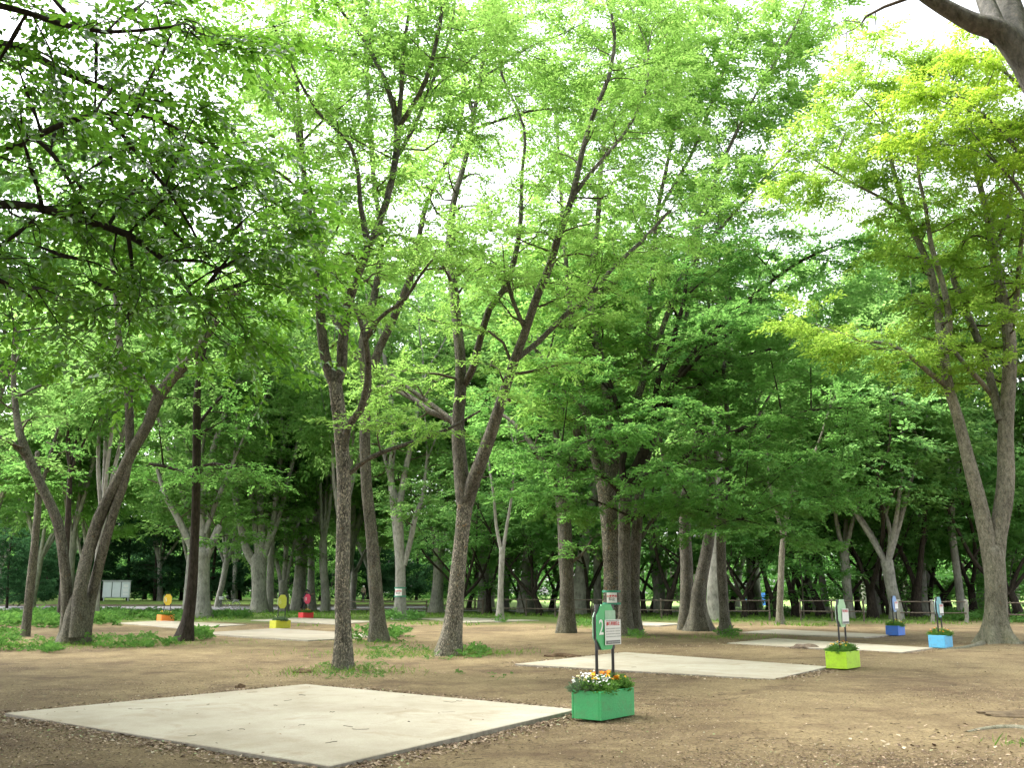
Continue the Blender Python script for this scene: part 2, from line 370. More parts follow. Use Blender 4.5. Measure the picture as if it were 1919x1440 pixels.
# --- front slender tree with flaky bark
tree('tall slender tree with flaky mottled bark standing just behind the front concrete pad', 'tree', 1258,
     [(643,1258,34),(643,1200,30),(641,1100,28),(643,1000,27),(645,900,27),(638,800,26),(628,720,25)],
     [[(628,720,24),(615,690,20),(605,640,19),(600,580,18,.2),(597,520,16,.5),(585,430,13,1),(570,330,11,1.4),(560,200,9,1.8),(548,60,6,2.2)],
      [(628,722,24),(640,690,21),(642,650,20),(650,580,19),(668,520,18,-.2),(690,465,17,-.4)],
      [(690,465,16,-.4),(675,380,10,-.5),(672,330,9,-.6),(655,268,7,-.8),(600,215,6,-1),(555,140,5,-1.3),(510,40,4,-1.6)],
      [(690,465,17,-.4),(712,415,15,-.2),(736,330,14,0),(745,240,13,.2),(728,170,10,.3),(712,130,9,.4),(680,70,8,.5),(640,20,7,.6),(590,-90,5,.7)],
      [(745,240,11,.2),(752,170,9,.3),(757,90,8,.3),(768,0,6,.4),(770,-120,4,.5)],
      [(745,240,11,.2),(775,195,10,-.2),(798,150,9,-.5),(815,90,8,-.7),(832,0,7,-1),(840,-120,5,-1.2)],
      [(740,300,9,.2),(775,240,8,.6),(800,180,7,1),(845,60,5,1.4),(855,-40,4,1.6)],
      [(642,870,15),(652,800,14,-.2),(675,770,13,-.4),(688,720,12,-.6),(690,680,12,-.8),(685,640,11,-1)],
      [(685,640,10,-1),(700,610,9,-1.1),(725,585,8,-1.3),(760,560,7,-1.5),(785,520,6,-1.7),(812,485,5,-2)],
      [(685,640,10,-1),(672,590,8,-1),(650,555,7,-1),(630,530,6,-1),(605,480,5,-1.1)],
      [(655,888,9),(690,860,9,-.2),(740,840,8,-.4),(785,826,7,-.5),(845,802,6,-.6),(900,770,4,-.7)]],
     BARK_FLAKE, LEAF_LIME, TP_ZELK, dict(ZK, ds=.34, blen=2.1, zlo=7.2, zkeep=.28), bark_limb=BARK_BROWN, sides=18,
     blobs=[(600,90,.5,2.),(690,50,.5,2.),(790,60,1,2.),(500,130,.5,2.),(640,200,1.5,2.),(860,130,.5,1.8),(560,260,1,1.8),(720,-40,1,2.),(480,300,1,1.6)])
# --- second flaky tree
tree('forked tree with flaky bark leaning left out of a flared base behind the green sign', 'tree', 1228,
     [(838,1228,52),(845,1195,39),(852,1145,33),(858,1080,28),(866,1000,26),(872,940,29)],
     [[(870,945,30),(863,870,27),(858,800,25),(862,740,24),(863,680,22),(858,620,20,.2),(850,540,18,.4),(842,470,15,.6),(850,380,13,.8),(872,300,11,1),(888,215,10,1.2)],
      [(888,215,9,1.2),(875,170,7,1.4),(862,110,6,1.6),(850,40,5,1.8)],[(888,215,9,1.2),(905,120,8,1),(912,60,7,.9),(925,-20,6,.8),(940,-120,4,.6)],
      [(873,945,28),(888,900,26,-.2),(903,862,25,-.4),(921,810,24,-.6),(937,760,22,-.8),(951,715,20,-1),(966,670,19,-1.2),(985,620,17,-1.4),(1005,560,16,-1.6),(1030,500,15,-1.8),(1047,440,14,-2),(1072,370,12,-2.2),(1090,290,11,-2.3),(1110,220,10,-2.4),(1142,140,9,-2.5),(1152,60,7,-2.6),(1138,0,5,-2.7)],
      [(870,720,16,0),(886,690,15,-.3),(896,650,14,-.5),(917,580,13,-.7),(943,545,12,-.9),(963,490,11,-1),(975,420,9,-1.1),(978,330,7,-1.2),(982,240,6,-1.3),(940,140,5,-1.4),(935,100,3,-1.5)],
      [(868,810,14,.2),(840,785,13,.6),(806,772,12,1),(780,752,11,1.4),(750,735,10,1.8),(715,725,8,2.2),(690,735,5,2.5)],
      [(850,790,11,.3),(810,760,10,.7),(775,735,9,1),(740,710,8,1.3),(713,685,6,1.5)],
      [(972,670,12,-1.2),(1010,640,11,-1),(1060,590,10,-.8),(1100,560,9,-.5),(1150,500,8,-.3),(1200,455,7,0),(1250,400,6,.2)],
      [(1072,370,9,-2.2),(1110,320,8,-2.2),(1170,250,7,-2),(1210,170,6,-1.8),(1215,90,4,-1.7)],
      [(985,620,9,-1.4),(960,560,8,-1.8),(945,500,7,-2)]],
     BARK_FLAKE, LEAF_LIME, TP_ZELK, dict(ZK, ds=.36, blen=2.2, zlo=8.3, zkeep=.28), bark_limb=BARK_BROWN, sides=18,
     blobs=[(940,70,1,2.2),(1010,110,0,2.2),(1060,60,0,2.2),(1080,200,1,2.2),(1190,120,0,2.2),(1230,40,0,2.),(1000,-30,1,2.2),(1150,-40,0,2.2),(980,180,2,2.),(880,80,2,2.)])
# --- dark trunk between those two
tree('dark straight trunked tree between the two flaky barked trees', 'tree', 1203,
     [(710,1203,40),(707,1150,28),(703,1080,24),(696,1000,21),(686,900,20),(684,800,20),(690,720,20),(712,650,17)],
     [[(688,730,18),(680,640,16),(700,560,14,.4),(715,460,12,.6),(700,330,10,.8),(690,180,8,1),(680,20,6,1)],
      [(712,650,16),(740,590,14,-.3),(775,500,12,-.6),(800,380,10,-.8),(860,250,8,-1),(868,100,6,-1)],
      [(690,700,13),(650,640,12,.5),(612,560,11,1),(600,440,9,1.5),(560,280,7,2),(545,120,5,2.3)]],
     BARK_BROWN, LEAF_LIME, TP_MID, dict(ZK, ds=.38, blen=2.6, zlo=9.5, zkeep=.3))
# --- left many stemmed tree
tree('grey brown three stemmed tree leaning right among weeds at the left edge', 'tree', 1208,
     [(136,1208,50),(141,1180,46),(145,1150,42),(148,1125,32)],
     [[(122,1195,23),(125,1140,21),(124,1090,20),(119,1045,19),(108,980,20),(82,920,19),(55,862,18),(38,815,16),(30,770,12,.3),(25,690,9,.5),(30,600,7,.7)],
      [(55,862,12),(25,832,10,-.3),(-5,818,9,-.6),(-60,790,7,-1)],
      [(143,1195,27,-.3),(147,1140,25,-.3),(154,1085,24,-.2),(167,1030,24),(186,970,24),(216,910,23),(252,838,22),(278,795,21),(297,745,23),(328,702,22),(357,674,19),(400,610,16),(432,556,15),(470,515,13),(520,485,11),(575,440,8,.3)],
      [(470,515,10),(455,440,8,.5),(440,360,7,.8),(425,260,5,1)],
      [(160,1190,22,.2),(169,1130,20,.2),(181,1080,19,.2),(196,1020,18),(213,960,18),(231,910,17),(241,860,16),(243,800,17),(240,735,15),(225,650,12,.5),(215,540,9,1),(200,400,7,1.5)],
      [(297,745,14),(280,715,10,-.3),(262,705,8,-.5),(235,700,6,-.7)]],
     BARK_BROWN, LEAF_MID, TP_MID, dict(ZK, ds=.5, blen=2.0, t0=.5, flat=.35, spray_ds=.2), blobs=[(110,720,2.5,1.8),(40,660,1,2.),(150,620,2.5,2.),(330,480,3,2.),(100,560,2.5,2.4)], sides=20)
# --- leaning black trunk
tree('slim tree with nearly black bark leaning out of bare earth beside the orange planter', 'tree', 1202,
     [(344,1203,38),(352,1168,23),(360,1100,19),(365,1000,17),(368,900,16),(369,820,15),(369,750,14)],
     [[(369,750,14),(375,690,11),(390,620,9,.3),(400,520,7,.5)],[(369,880,8),(400,870,7,-.4),(440,880,5,-.8),(470,890,3,-1)],[(368,905,8),(330,880,7,.2),(280,870,5,.6)],[(369,800,7),(400,760,6,.5),(440,720,4,1)]],
     BARK_DARK, LEAF_MAPLE, TP_MAPLE, dict(ds=.4, blen=1.5, t0=.3, flat=.25, up=.05, droop=.2, sub=4, spray_ds=.2), twig=BARK_DARK, blobs=[(410,880,-1,1.),(400,800,0,1.2),(300,820,0,1.2)], spray=1.2)
tree('thin dark trunked tree leaning right beside the left multi stemmed tree', 'tree', 1193,
     [(48,1194,17),(52,1150,15),(58,1090,15),(66,1010,13),(72,930,12),(70,850,9)],[[(72,930,8),(90,870,7),(110,800,5)],[(70,900,7),(40,850,6,.3),(10,820,4,.6)]],
     BARK_BROWN, LEAF_MAPLE, TP_MAPLE, dict(ds=.4, blen=1.5, t0=.2, flat=.3, up=.1, sub=4, spray_ds=.22), spray=1.2, blobs=[(60,900,-1,1.2),(20,860,0,1.2)])
tree('dark trunk half hidden behind the left multi stemmed tree', 'tree', 1168,
     [(112,1168,14),(118,1100,12),(124,1030,11),(128,960,10),(132,880,8)], (), BARK_DARK, LEAF_MAPLE, TP_MID, dict(ds=.5, blen=1.8, spray_ds=.25), auto=dict(n=4, len=5, spread=.6))
# --- white-grey tree with a notice
tree('pale grey tree with a white notice banded round its trunk', 'tree', 1162,
     [(748,1162,28),(750,1130,22),(750,1090,20),(749,1040,19),(746,990,20),(743,960,21)],
     [[(741,965,15),(735,920,13),(733,880,12),(738,800,11),(725,700,9,.5),(712,620,7,1)],[(746,965,14),(755,910,12),(762,870,11),(775,815,9),(790,720,7,.5)],
      [(757,1060,11),(768,1020,10),(778,970,9),(792,930,7),(800,860,5)],[(744,940,10),(722,860,9,.8),(700,760,7,1.2)]],
     BARK_GREY, LEAF_MID, TP_MID, dict(ZK, ds=.55, blen=2.8, spray_ds=.2), auto=dict(n=2, len=6, spread=.35), spray=1.25)
GZ = dict(ZK, ds=.6, blen=3.0, spray_ds=.24, sub=5)
tree('broad pale grey tree fanning into five upright stems beside the parked bicycle', 'tree', 1140,
     [(487,1142,32),(486,1110,26),(485,1080,25),(484,1050,28)],
     [[(480,1060,17),(462,1030,15),(450,980,14),(440,920,12),(428,840,10),(420,760,8)],[(486,1055,16),(490,1000,15),(488,920,13),(497,850,11),(500,760,9)],
      [(489,1058,14),(505,1010,13),(515,960,11),(520,900,10),(533,820,8)],[(485,1050,13),(478,990,11),(470,900,10),(478,800,8)],[(490,1050,11),(520,980,9),(540,900,8),(560,820,6)]],
     BARK_GREY, LEAF_MID, TP_FAR, GZ, auto=dict(n=2, len=7, spread=.35), Y=72)
tree('pale grey tree with a knobbly cut fork behind the black trunk', 'tree', 1156,
     [(379,1157,34),(380,1120,26),(380,1080,25),(378,1040,28)],
     [[(372,1050,16),(352,1010,14),(330,965,13),(310,930,10),(295,880,7)],[(380,1050,16),(378,990,14),(380,920,12),(400,840,10),(425,760,8)],[(384,1052,15),(397,1020,14),(409,992,14),(413,985,9)],[(384,1000,10),(410,930,9),(440,860,7)]],
     BARK_GREY, LEAF_MID, TP_FAR, GZ, auto=dict(n=2, len=6, spread=.4, only=[1,3]), Y=58)
tree('slim pale grey tree rising behind the red planter sign', 'tree', 1140,
     [(584,1142,18),(583,1100,13),(583,1060,12),(582,1010,13)],
     [[(581,1015,8),(576,980,7),(580,930,6),(568,850,5)],[(583,1015,8),(590,970,7),(596,920,6),(600,840,5)]],
     BARK_GREY, LEAF_MID, TP_FAR, GZ, auto=dict(n=3, len=6, spread=.4), Y=80)
tree('pale three stemmed tree crossing behind the olive planter sign', 'tree', 1138,
     [(532,1140,18),(531,1120,16),(530,1095,17)],
     [[(528,1105,8),(520,1060,8),(506,1020,7),(500,960,6)],[(531,1100,10),(535,1050,9),(536,1000,9),(530,940,7),(528,860,5)],[(534,1100,7),(545,1050,6),(560,980,5)]],
     BARK_GREY, LEAF_MID, TP_FAR, GZ, auto=dict(n=2, len=6, spread=.4), Y=76)
tree('grey tree dividing low into a sheaf of stems left of the flared flaky tree', 'tree', 1144,
     [(817,1146,28),(820,1110,22),(822,1070,20),(822,1030,22)],
     [[(817,1040,8),(811,990,8),(806,920,7),(800,840,6)],[(821,1038,9),(820,980,8),(824,900,7)],[(824,1038,9),(833,990,8),(842,930,7),(850,850,5)],[(826,1035,8),(842,1000,7),(858,950,6),(870,880,5)]],
     BARK_GREY, LEAF_MID, TP_FAR, GZ, auto=dict(n=2, len=7, spread=.4), Y=72)
tree('thin grey sapling like tree rooted at the edge of the far middle pad', 'tree', 1167,
     [(937,1168,16),(938,1120,11),(940,1060,10),(941,1030,11)],[[(940,1035,7),(930,985,6),(925,930,5),(915,860,4)],[(942,1035,7),(950,985,6),(960,920,5),(965,840,4)]],
     BARK_GREY, LEAF_MAPLE, TP_MID, dict(ZK, ds=.5, blen=1.9, t0=.45), auto=dict(n=2, len=3.5, spread=.5), spray=1.2)
tree('stout brown tree with a bulging trunk left of the green sign', 'tree', 1187,
     [(1060,1189,34),(1062,1140,27),(1062,1090,25),(1060,1050,28),(1058,980,27),(1052,925,26)],
     [[(1048,930,15),(1030,890,13),(1008,850,11),(970,800,8,.5),(930,770,5,1)],[(1055,930,16),(1070,880,14),(1082,820,12),(1090,740,10,.5),(1080,640,8,1)],[(1052,925,14),(1050,860,12),(1036,780,10,1),(1020,690,8,1.5)],
      [(1064,1060,7),(1090,1040,6,-.3),(1110,1010,4,-.5)]],
     BARK_BROWN, LEAF_MAPLE, TP_MID, dict(ZK, ds=.5, blen=2.2, flat=.3), auto=dict(n=2, len=4.5, spread=.5, only=[1,2]))
# --- the maple and its neighbours behind the green sign
MP = dict(ds=.33, blen=2.1, t0=.22, flat=.16, up=.03, droop=.14, sub=5, spray_ds=.15)
tree('spreading maple with dark forked stems and layered green foliage behind the green sign', 'tree', 1192,
     [(1172,1193,32),(1171,1140,24),(1171,1060,22),(1170,980,22),(1173,915,24)],
     [[(1176,915,18),(1190,875,16),(1212,830,15),(1235,775,14),(1262,722,12,-.4),(1300,660,10,-.8),(1360,600,9,-1.2),(1430,540,8,-1.6),(1500,490,6,-2),(1570,460,4,-2.4)],
      [(1180,905,16),(1205,860,14),(1222,800,12),(1232,720,11),(1260,640,10,-.3),(1282,560,8,-.5),(1290,480,6,-.6)],
      [(1170,915,15),(1166,870,13),(1172,820,11),(1150,740,9,.5),(1120,660,8,.9),(1090,600,6,1.3)],
      [(1183,912,13),(1215,892,12,-.4),(1255,872,11,-.8),(1310,842,10,-1.3),(1370,812,9,-1.8),(1440,792,7,-2.2),(1520,770,5,-2.6),(1590,765,3,-3)],
      [(1166,930,11),(1140,900,10,-.5),(1100,880,9,-1),(1050,862,7,-1.5),(1000,850,5,-2)],
      [(1236,775,10),(1290,740,9,.5),(1350,690,8,1),(1420,660,6,1.5),(1480,650,4,2)],
      [(1168,985,8),(1210,960,7,-.8),(1270,950,6,-1.5),(1330,960,5,-2.2),(1390,975,3,-2.6)],
      [(1262,722,9,-.4),(1330,650,8,-1.4),(1400,610,6,-2.2),(1460,600,4,-3)]],
     BARK_BROWN, LEAF_MAPLE, TP_MAPLE, MP, bark_limb=BARK_DARK,
     blobs=[(1330,520,-1,2.2),(1420,480,-2,1.8),(1250,560,-1,2.2),(1100,700,-1,1.8),(1060,780,-1.5,1.8),(1350,620,-3,2.),(1450,700,-2,2.),(1290,780,-3,1.8),(1120,820,-3,1.6),(1040,930,-2.5,1.5),
            (1550,560,-2,1.8),(1520,650,-2,1.8),(1400,880,-3,1.8),(1500,860,-3,1.8),(1580,840,-3,1.6),(1270,900,-3.5,1.5),(1330,930,-3.5,1.4),(1600,470,-2.5,1.4),(1340,990,-3.5,1.2),(1560,930,-3,1.3),(1460,1000,-3,1.)], spray=1.12, tilt=.2)
tree('massive mottled grey tree with a small green banded notice on its trunk', 'tree', 1190,
     [(1146,1192,44),(1146,1150,34),(1146,1080,31),(1143,1000,31),(1138,940,32),(1135,900,35)],
     [[(1130,905,20),(1112,850,17),(1100,780,15),(1085,700,13,.4),(1070,600,11,.8),(1060,480,9,1.2),(1050,340,7,1.6),(1040,180,5,2)],[(1137,905,21),(1142,820,18),(1136,740,16),(1120,640,14),(1105,540,12),(1120,420,10),(1130,280,8),(1160,120,6)],
      [(1142,908,20),(1160,840,18),(1180,780,16),(1205,715,14,.6),(1215,640,12,1),(1220,540,10,1.4),(1232,400,8,1.8),(1260,260,6,2.2),(1280,120,4,2.4)],[(1205,715,11,.6),(1240,620,10,.2),(1275,520,9,-.2),(1315,400,8,-.6),(1365,280,7,-1),(1420,170,5,-1.4),(1480,70,4,-1.8),(1520,-20,3,-2)],[(1275,520,8,-.2),(1340,440,7,-.8),(1410,360,6,-1.4),(1470,290,5,-2),(1520,250,3,-2.4)],[(1232,400,7,1.8),(1300,280,6,1.4),(1350,150,5,1.),(1390,30,4,.6)],[(1140,830,10),(1090,760,9,-.4),(1040,720,8,-.8),(1010,660,6,-1)]],
     BARK_FLAKE, LEAF_LIME, TP_MID, dict(ZK, ds=.36, blen=2.7), sides=20, spray=1.1, blobs=[(1290,90,0,2.6),(1380,60,-1,2.6),(1450,110,-1.5,2.4),(1330,200,0,2.4),(1250,180,1,2.6),(1180,230,1,2.6),(1100,150,1,2.6),(1420,220,-1,2.2),(1500,40,-1.5,2.2),(1350,0,0,2.4)])
tree('brown trunk standing tight against the right side of the maple', 'tree', 1190,
     [(1188,1190,30),(1187,1120,22),(1189,1050,21),(1194,990,20),(1198,930,18)],[[(1202,1010,8),(1216,985,7),(1235,960,5)],[(1198,930,16),(1215,850,13,.5),(1250,760,11,1),(1275,650,9,1.5),(1300,520,7,2)]],
     BARK_BROWN, LEAF_MAPLE, TP_MID, dict(ZK, ds=.6, blen=2.2, t0=.5), auto=dict(n=3, len=5, spread=.5, only=[1]), Y=36)
tree('thick rough barked trunk on the left of a fused pair with spreading roots', 'tree', 1177,
     [(1287,1178,34),(1287,1120,25),(1287,1060,24),(1284,1000,23),(1284,930,21)],[[(1284,930,15),(1300,850,13),(1320,760,11,.5),(1340,640,9,1)],[(1281,960,9),(1250,890,8),(1235,800,6)]],
     BARK_BROWN, LEAF_MAPLE, TP_MID, dict(ZK, ds=.6, blen=2.3, t0=.4), auto=dict(n=3, len=5, spread=.5), Y=40)
tree('smooth brown trunk on the right of a fused pair with spreading roots', 'tree', 1180,
     [(1310,1181,46),(1309,1150,32),(1310,1110,26),(1318,1070,22),(1327,1020,20),(1334,950,18),(1331,880,17)],[[(1332,900,15),(1322,820,13),(1310,740,11),(1330,640,9,.5)],[(1333,900,14),(1345,820,12),(1352,720,10),(1370,620,8,.7)],[(1335,930,12),(1370,880,10),(1410,800,8,.7)]],
     BARK_BROWN, LEAF_MAPLE, TP_MID, dict(ZK, ds=.6, blen=2.3, t0=.4), auto=dict(n=3, len=5, spread=.45), Y=39, amp=.7)
tree('grey upright trunk just behind the fused pair of trees', 'tree', 1158,
     [(1338,1160,26),(1338,1100,23),(1338,1040,22),(1340,980,20),(1345,900,16)],[], BARK_GREY, LEAF_MID, TP_FAR, dict(GZ), auto=dict(n=4, len=8, spread=.5), Y=52)
tree('slender trunk with a flared foot at the left corner of the far right pads', 'tree', 1192,
     [(1362,1193,32),(1358,1160,19),(1355,1110,19),(1352,1050,18),(1352,990,17),(1356,930,15)],[[(1356,930,12),(1366,850,10),(1362,770,9),(1355,680,7,.5)],[(1357,930,9),(1385,880,8),(1420,840,6,.5),(1460,800,4,.8)],[(1354,960,7),(1330,900,6,.3),(1310,850,4,.5)]],
     BARK_BROWN, LEAF_MAPLE, TP_MAPLE, dict(MP, ds=.5, blen=1.7), spray=1.4, blobs=[(1420,760,0,1.6),(1440,900,-.5,1.4),(1330,840,0,1.4),(1500,940,0,1.3),(1390,700,1,1.6)])
tree('thin upright tree standing on bare earth before the middle of the fence', 'tree', 1171,
     [(1462,1172,18),(1461,1150,12),(1463,1100,11),(1466,1030,10),(1474,970,9),(1490,900,7)],[[(1468,1010,7),(1455,960,6),(1440,900,5)],[(1474,970,7),(1500,900,6),(1530,840,4)]],
     BARK_TAN, LEAF_MAPLE, TP_MID, dict(ZK, ds=.5, blen=2., t0=.35), auto=dict(n=2, len=4, spread=.5))
# --- big right hand tree
tree('large smooth grey tree forking low with flared roots at the right edge', 'tree', 1207,
     [(1869,1209,70),(1868,1185,49),(1867,1150,40),(1865,1090,37),(1862,1050,38),(1861,1035,37)],
     [[(1858,1065,30),(1850,1010,29),(1839,960,28),(1824,900,26),(1812,850,24),(1796,785,22),(1780,735,21),(1772,690,20),(1765,640,18),(1757,580,16,.2),(1744,510,14,.4),(1722,455,12,.6),(1698,400,11,.8),(1672,310,9,1),(1660,240,7,1.1),(1640,160,5,1.2)],
      [(1777,640,14),(1778,590,13,-.3),(1765,525,11,-.5),(1745,460,10,-.6),(1735,390,8,-.8),(1720,310,7,-1),(1735,220,5,-1)],
      [(1865,1065,31),(1871,1005,31),(1879,950,33),(1885,890,31),(1885,810,30),(1890,730,28),(1893,660,26),(1887,600,24),(1876,545,20),(1862,475,18,.3),(1850,400,15,.5),(1832,330,12,.7),(1822,270,9,.9),(1815,190,6,1)],
      [(1893,620,13),(1905,560,11,-.3),(1912,470,9,-.6),(1925,380,7,-.9)],
      [(1876,790,19),(1862,735,17,.4),(1845,670,15,.8),(1822,610,14,1.1),(1798,550,12,1.4),(1783,510,10,1.6),(1795,470,8,1.7),(1830,420,6,1.8)],
      [(1866,750,11,.5),(1840,718,10,.2),(1812,688,9,0),(1786,655,8,-.2)],
      [(1772,722,12),(1740,698,10,-.4),(1705,668,9,-.8),(1665,645,7,-1.2),(1610,640,5,-1.5)],
      [(1700,405,8,.8),(1660,375,7,.4),(1615,352,6,0),(1560,320,5,-.3),(1510,290,3,-.6)],
      [(1862,470,9,.3),(1890,400,8,.6),(1900,300,6,.9)]],
     BARK_TAN, LEAF_FRESH, TP_ZELK, dict(ds=.36, blen=1.9, t0=.36, flat=.2, up=.06, droop=.12, sub=5, spray_ds=.125), bark_limb=BARK_TAN, spray=1.3, sides=26, amp=.55,
     blobs=[(1700,180,0,1.8),(1620,190,0,1.5),(1580,260,0,1.3),(1790,160,0,1.8),(1860,170,0,1.8),(1650,120,.5,1.2),(1780,260,-1,1.6),(1860,290,-1,1.6),(1560,340,0,1.1),(1660,300,-.5,1.4),(1560,620,-1.2,1.2)])
BARK_LIMB = barkmat('bark_slate', (.12, .115, .105), (.06, .058, .052), (.19, .18, .165), flake=.15, scale=16, bump=.7)
tree('yellow green crowned tree leaning in from beyond the right edge', 'tree', 0,
     [(2080,1230,40),(2070,1100,36),(2050,900,32),(2030,700,28)],
     [[(2030,700,22),(2000,540,18),(1965,400,14),(1920,300,10),(1860,230,7),(1800,180,4)],[(2030,700,22),(2020,500,18),(1990,330,14),(1940,200,10),(1890,140,6),(1840,110,4)],[(1990,500,12),(1950,420,9),(1900,340,6),(1850,290,4)]],
     BARK_BROWN, LEAF_YELLOW, TP_ZELK, dict(ds=.34, blen=1.7, t0=.62, flat=.2, up=.06, droop=.12, sub=5, spray_ds=.13), spray=1.25, Y=26.5,
     blobs=[(1790,200,0,1.6),(1850,160,0,1.6),(1910,220,0,1.6),(1765,270,0,1.2),(1840,270,-.5,1.5),(1900,320,0,1.4),(1780,140,.5,1.3),(1880,120,0,1.3)])
# --- big trees whose stems stand out of frame
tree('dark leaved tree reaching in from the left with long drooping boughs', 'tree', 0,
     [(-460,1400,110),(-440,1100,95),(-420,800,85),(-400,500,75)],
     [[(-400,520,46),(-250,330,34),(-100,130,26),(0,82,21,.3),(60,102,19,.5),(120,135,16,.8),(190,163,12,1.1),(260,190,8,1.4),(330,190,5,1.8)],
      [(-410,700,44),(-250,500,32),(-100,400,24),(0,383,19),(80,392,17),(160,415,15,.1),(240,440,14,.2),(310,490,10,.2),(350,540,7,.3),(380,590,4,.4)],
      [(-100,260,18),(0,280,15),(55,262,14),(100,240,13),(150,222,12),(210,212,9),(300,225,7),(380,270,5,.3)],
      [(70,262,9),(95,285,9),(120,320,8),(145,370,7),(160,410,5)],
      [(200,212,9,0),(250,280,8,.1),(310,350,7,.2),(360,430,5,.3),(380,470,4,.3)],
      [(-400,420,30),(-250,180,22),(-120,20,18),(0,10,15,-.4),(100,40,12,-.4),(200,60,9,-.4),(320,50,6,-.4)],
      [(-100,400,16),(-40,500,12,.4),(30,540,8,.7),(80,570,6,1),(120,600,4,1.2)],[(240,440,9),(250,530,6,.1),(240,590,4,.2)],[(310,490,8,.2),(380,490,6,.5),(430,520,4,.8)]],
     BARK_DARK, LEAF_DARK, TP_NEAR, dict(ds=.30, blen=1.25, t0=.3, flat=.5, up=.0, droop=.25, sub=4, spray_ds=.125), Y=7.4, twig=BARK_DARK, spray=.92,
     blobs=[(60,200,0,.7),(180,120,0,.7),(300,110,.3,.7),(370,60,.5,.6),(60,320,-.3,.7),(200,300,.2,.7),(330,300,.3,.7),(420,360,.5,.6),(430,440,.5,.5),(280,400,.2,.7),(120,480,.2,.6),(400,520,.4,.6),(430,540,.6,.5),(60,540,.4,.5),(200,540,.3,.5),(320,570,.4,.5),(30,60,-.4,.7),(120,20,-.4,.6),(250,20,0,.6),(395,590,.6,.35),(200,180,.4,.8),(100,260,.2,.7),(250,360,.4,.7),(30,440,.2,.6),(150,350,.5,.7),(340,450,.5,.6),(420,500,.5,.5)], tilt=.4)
tree('thick grey limbed tree leaning in over the top right corner', 'tree', 0,
     [(2090,1450,110),(2070,1000,90),(2030,500,76),(1985,250,70)],
     [[(1985,250,66),(1945,150,62),(1905,88,56),(1868,55,46),(1830,45,40),(1790,25,34),(1740,-5,30),(1650,-70,24),(1540,-140,18)],[(1872,68,40),(1855,25,36,.2),(1838,-20,32,.4),(1800,-120,26,.6),(1750,-250,18,1)],[(1905,95,46,.2),(1895,30,52,.5),(1872,-40,46,.8),(1850,-180,36,1.1)]],
     BARK_LIMB, LEAF_LIME, TP_NEAR, dict(ds=.5, blen=1.2, t0=.62, flat=.4, up=.1, droop=.2, sub=3, spray_ds=.2), Y=7.0, spray=.7)
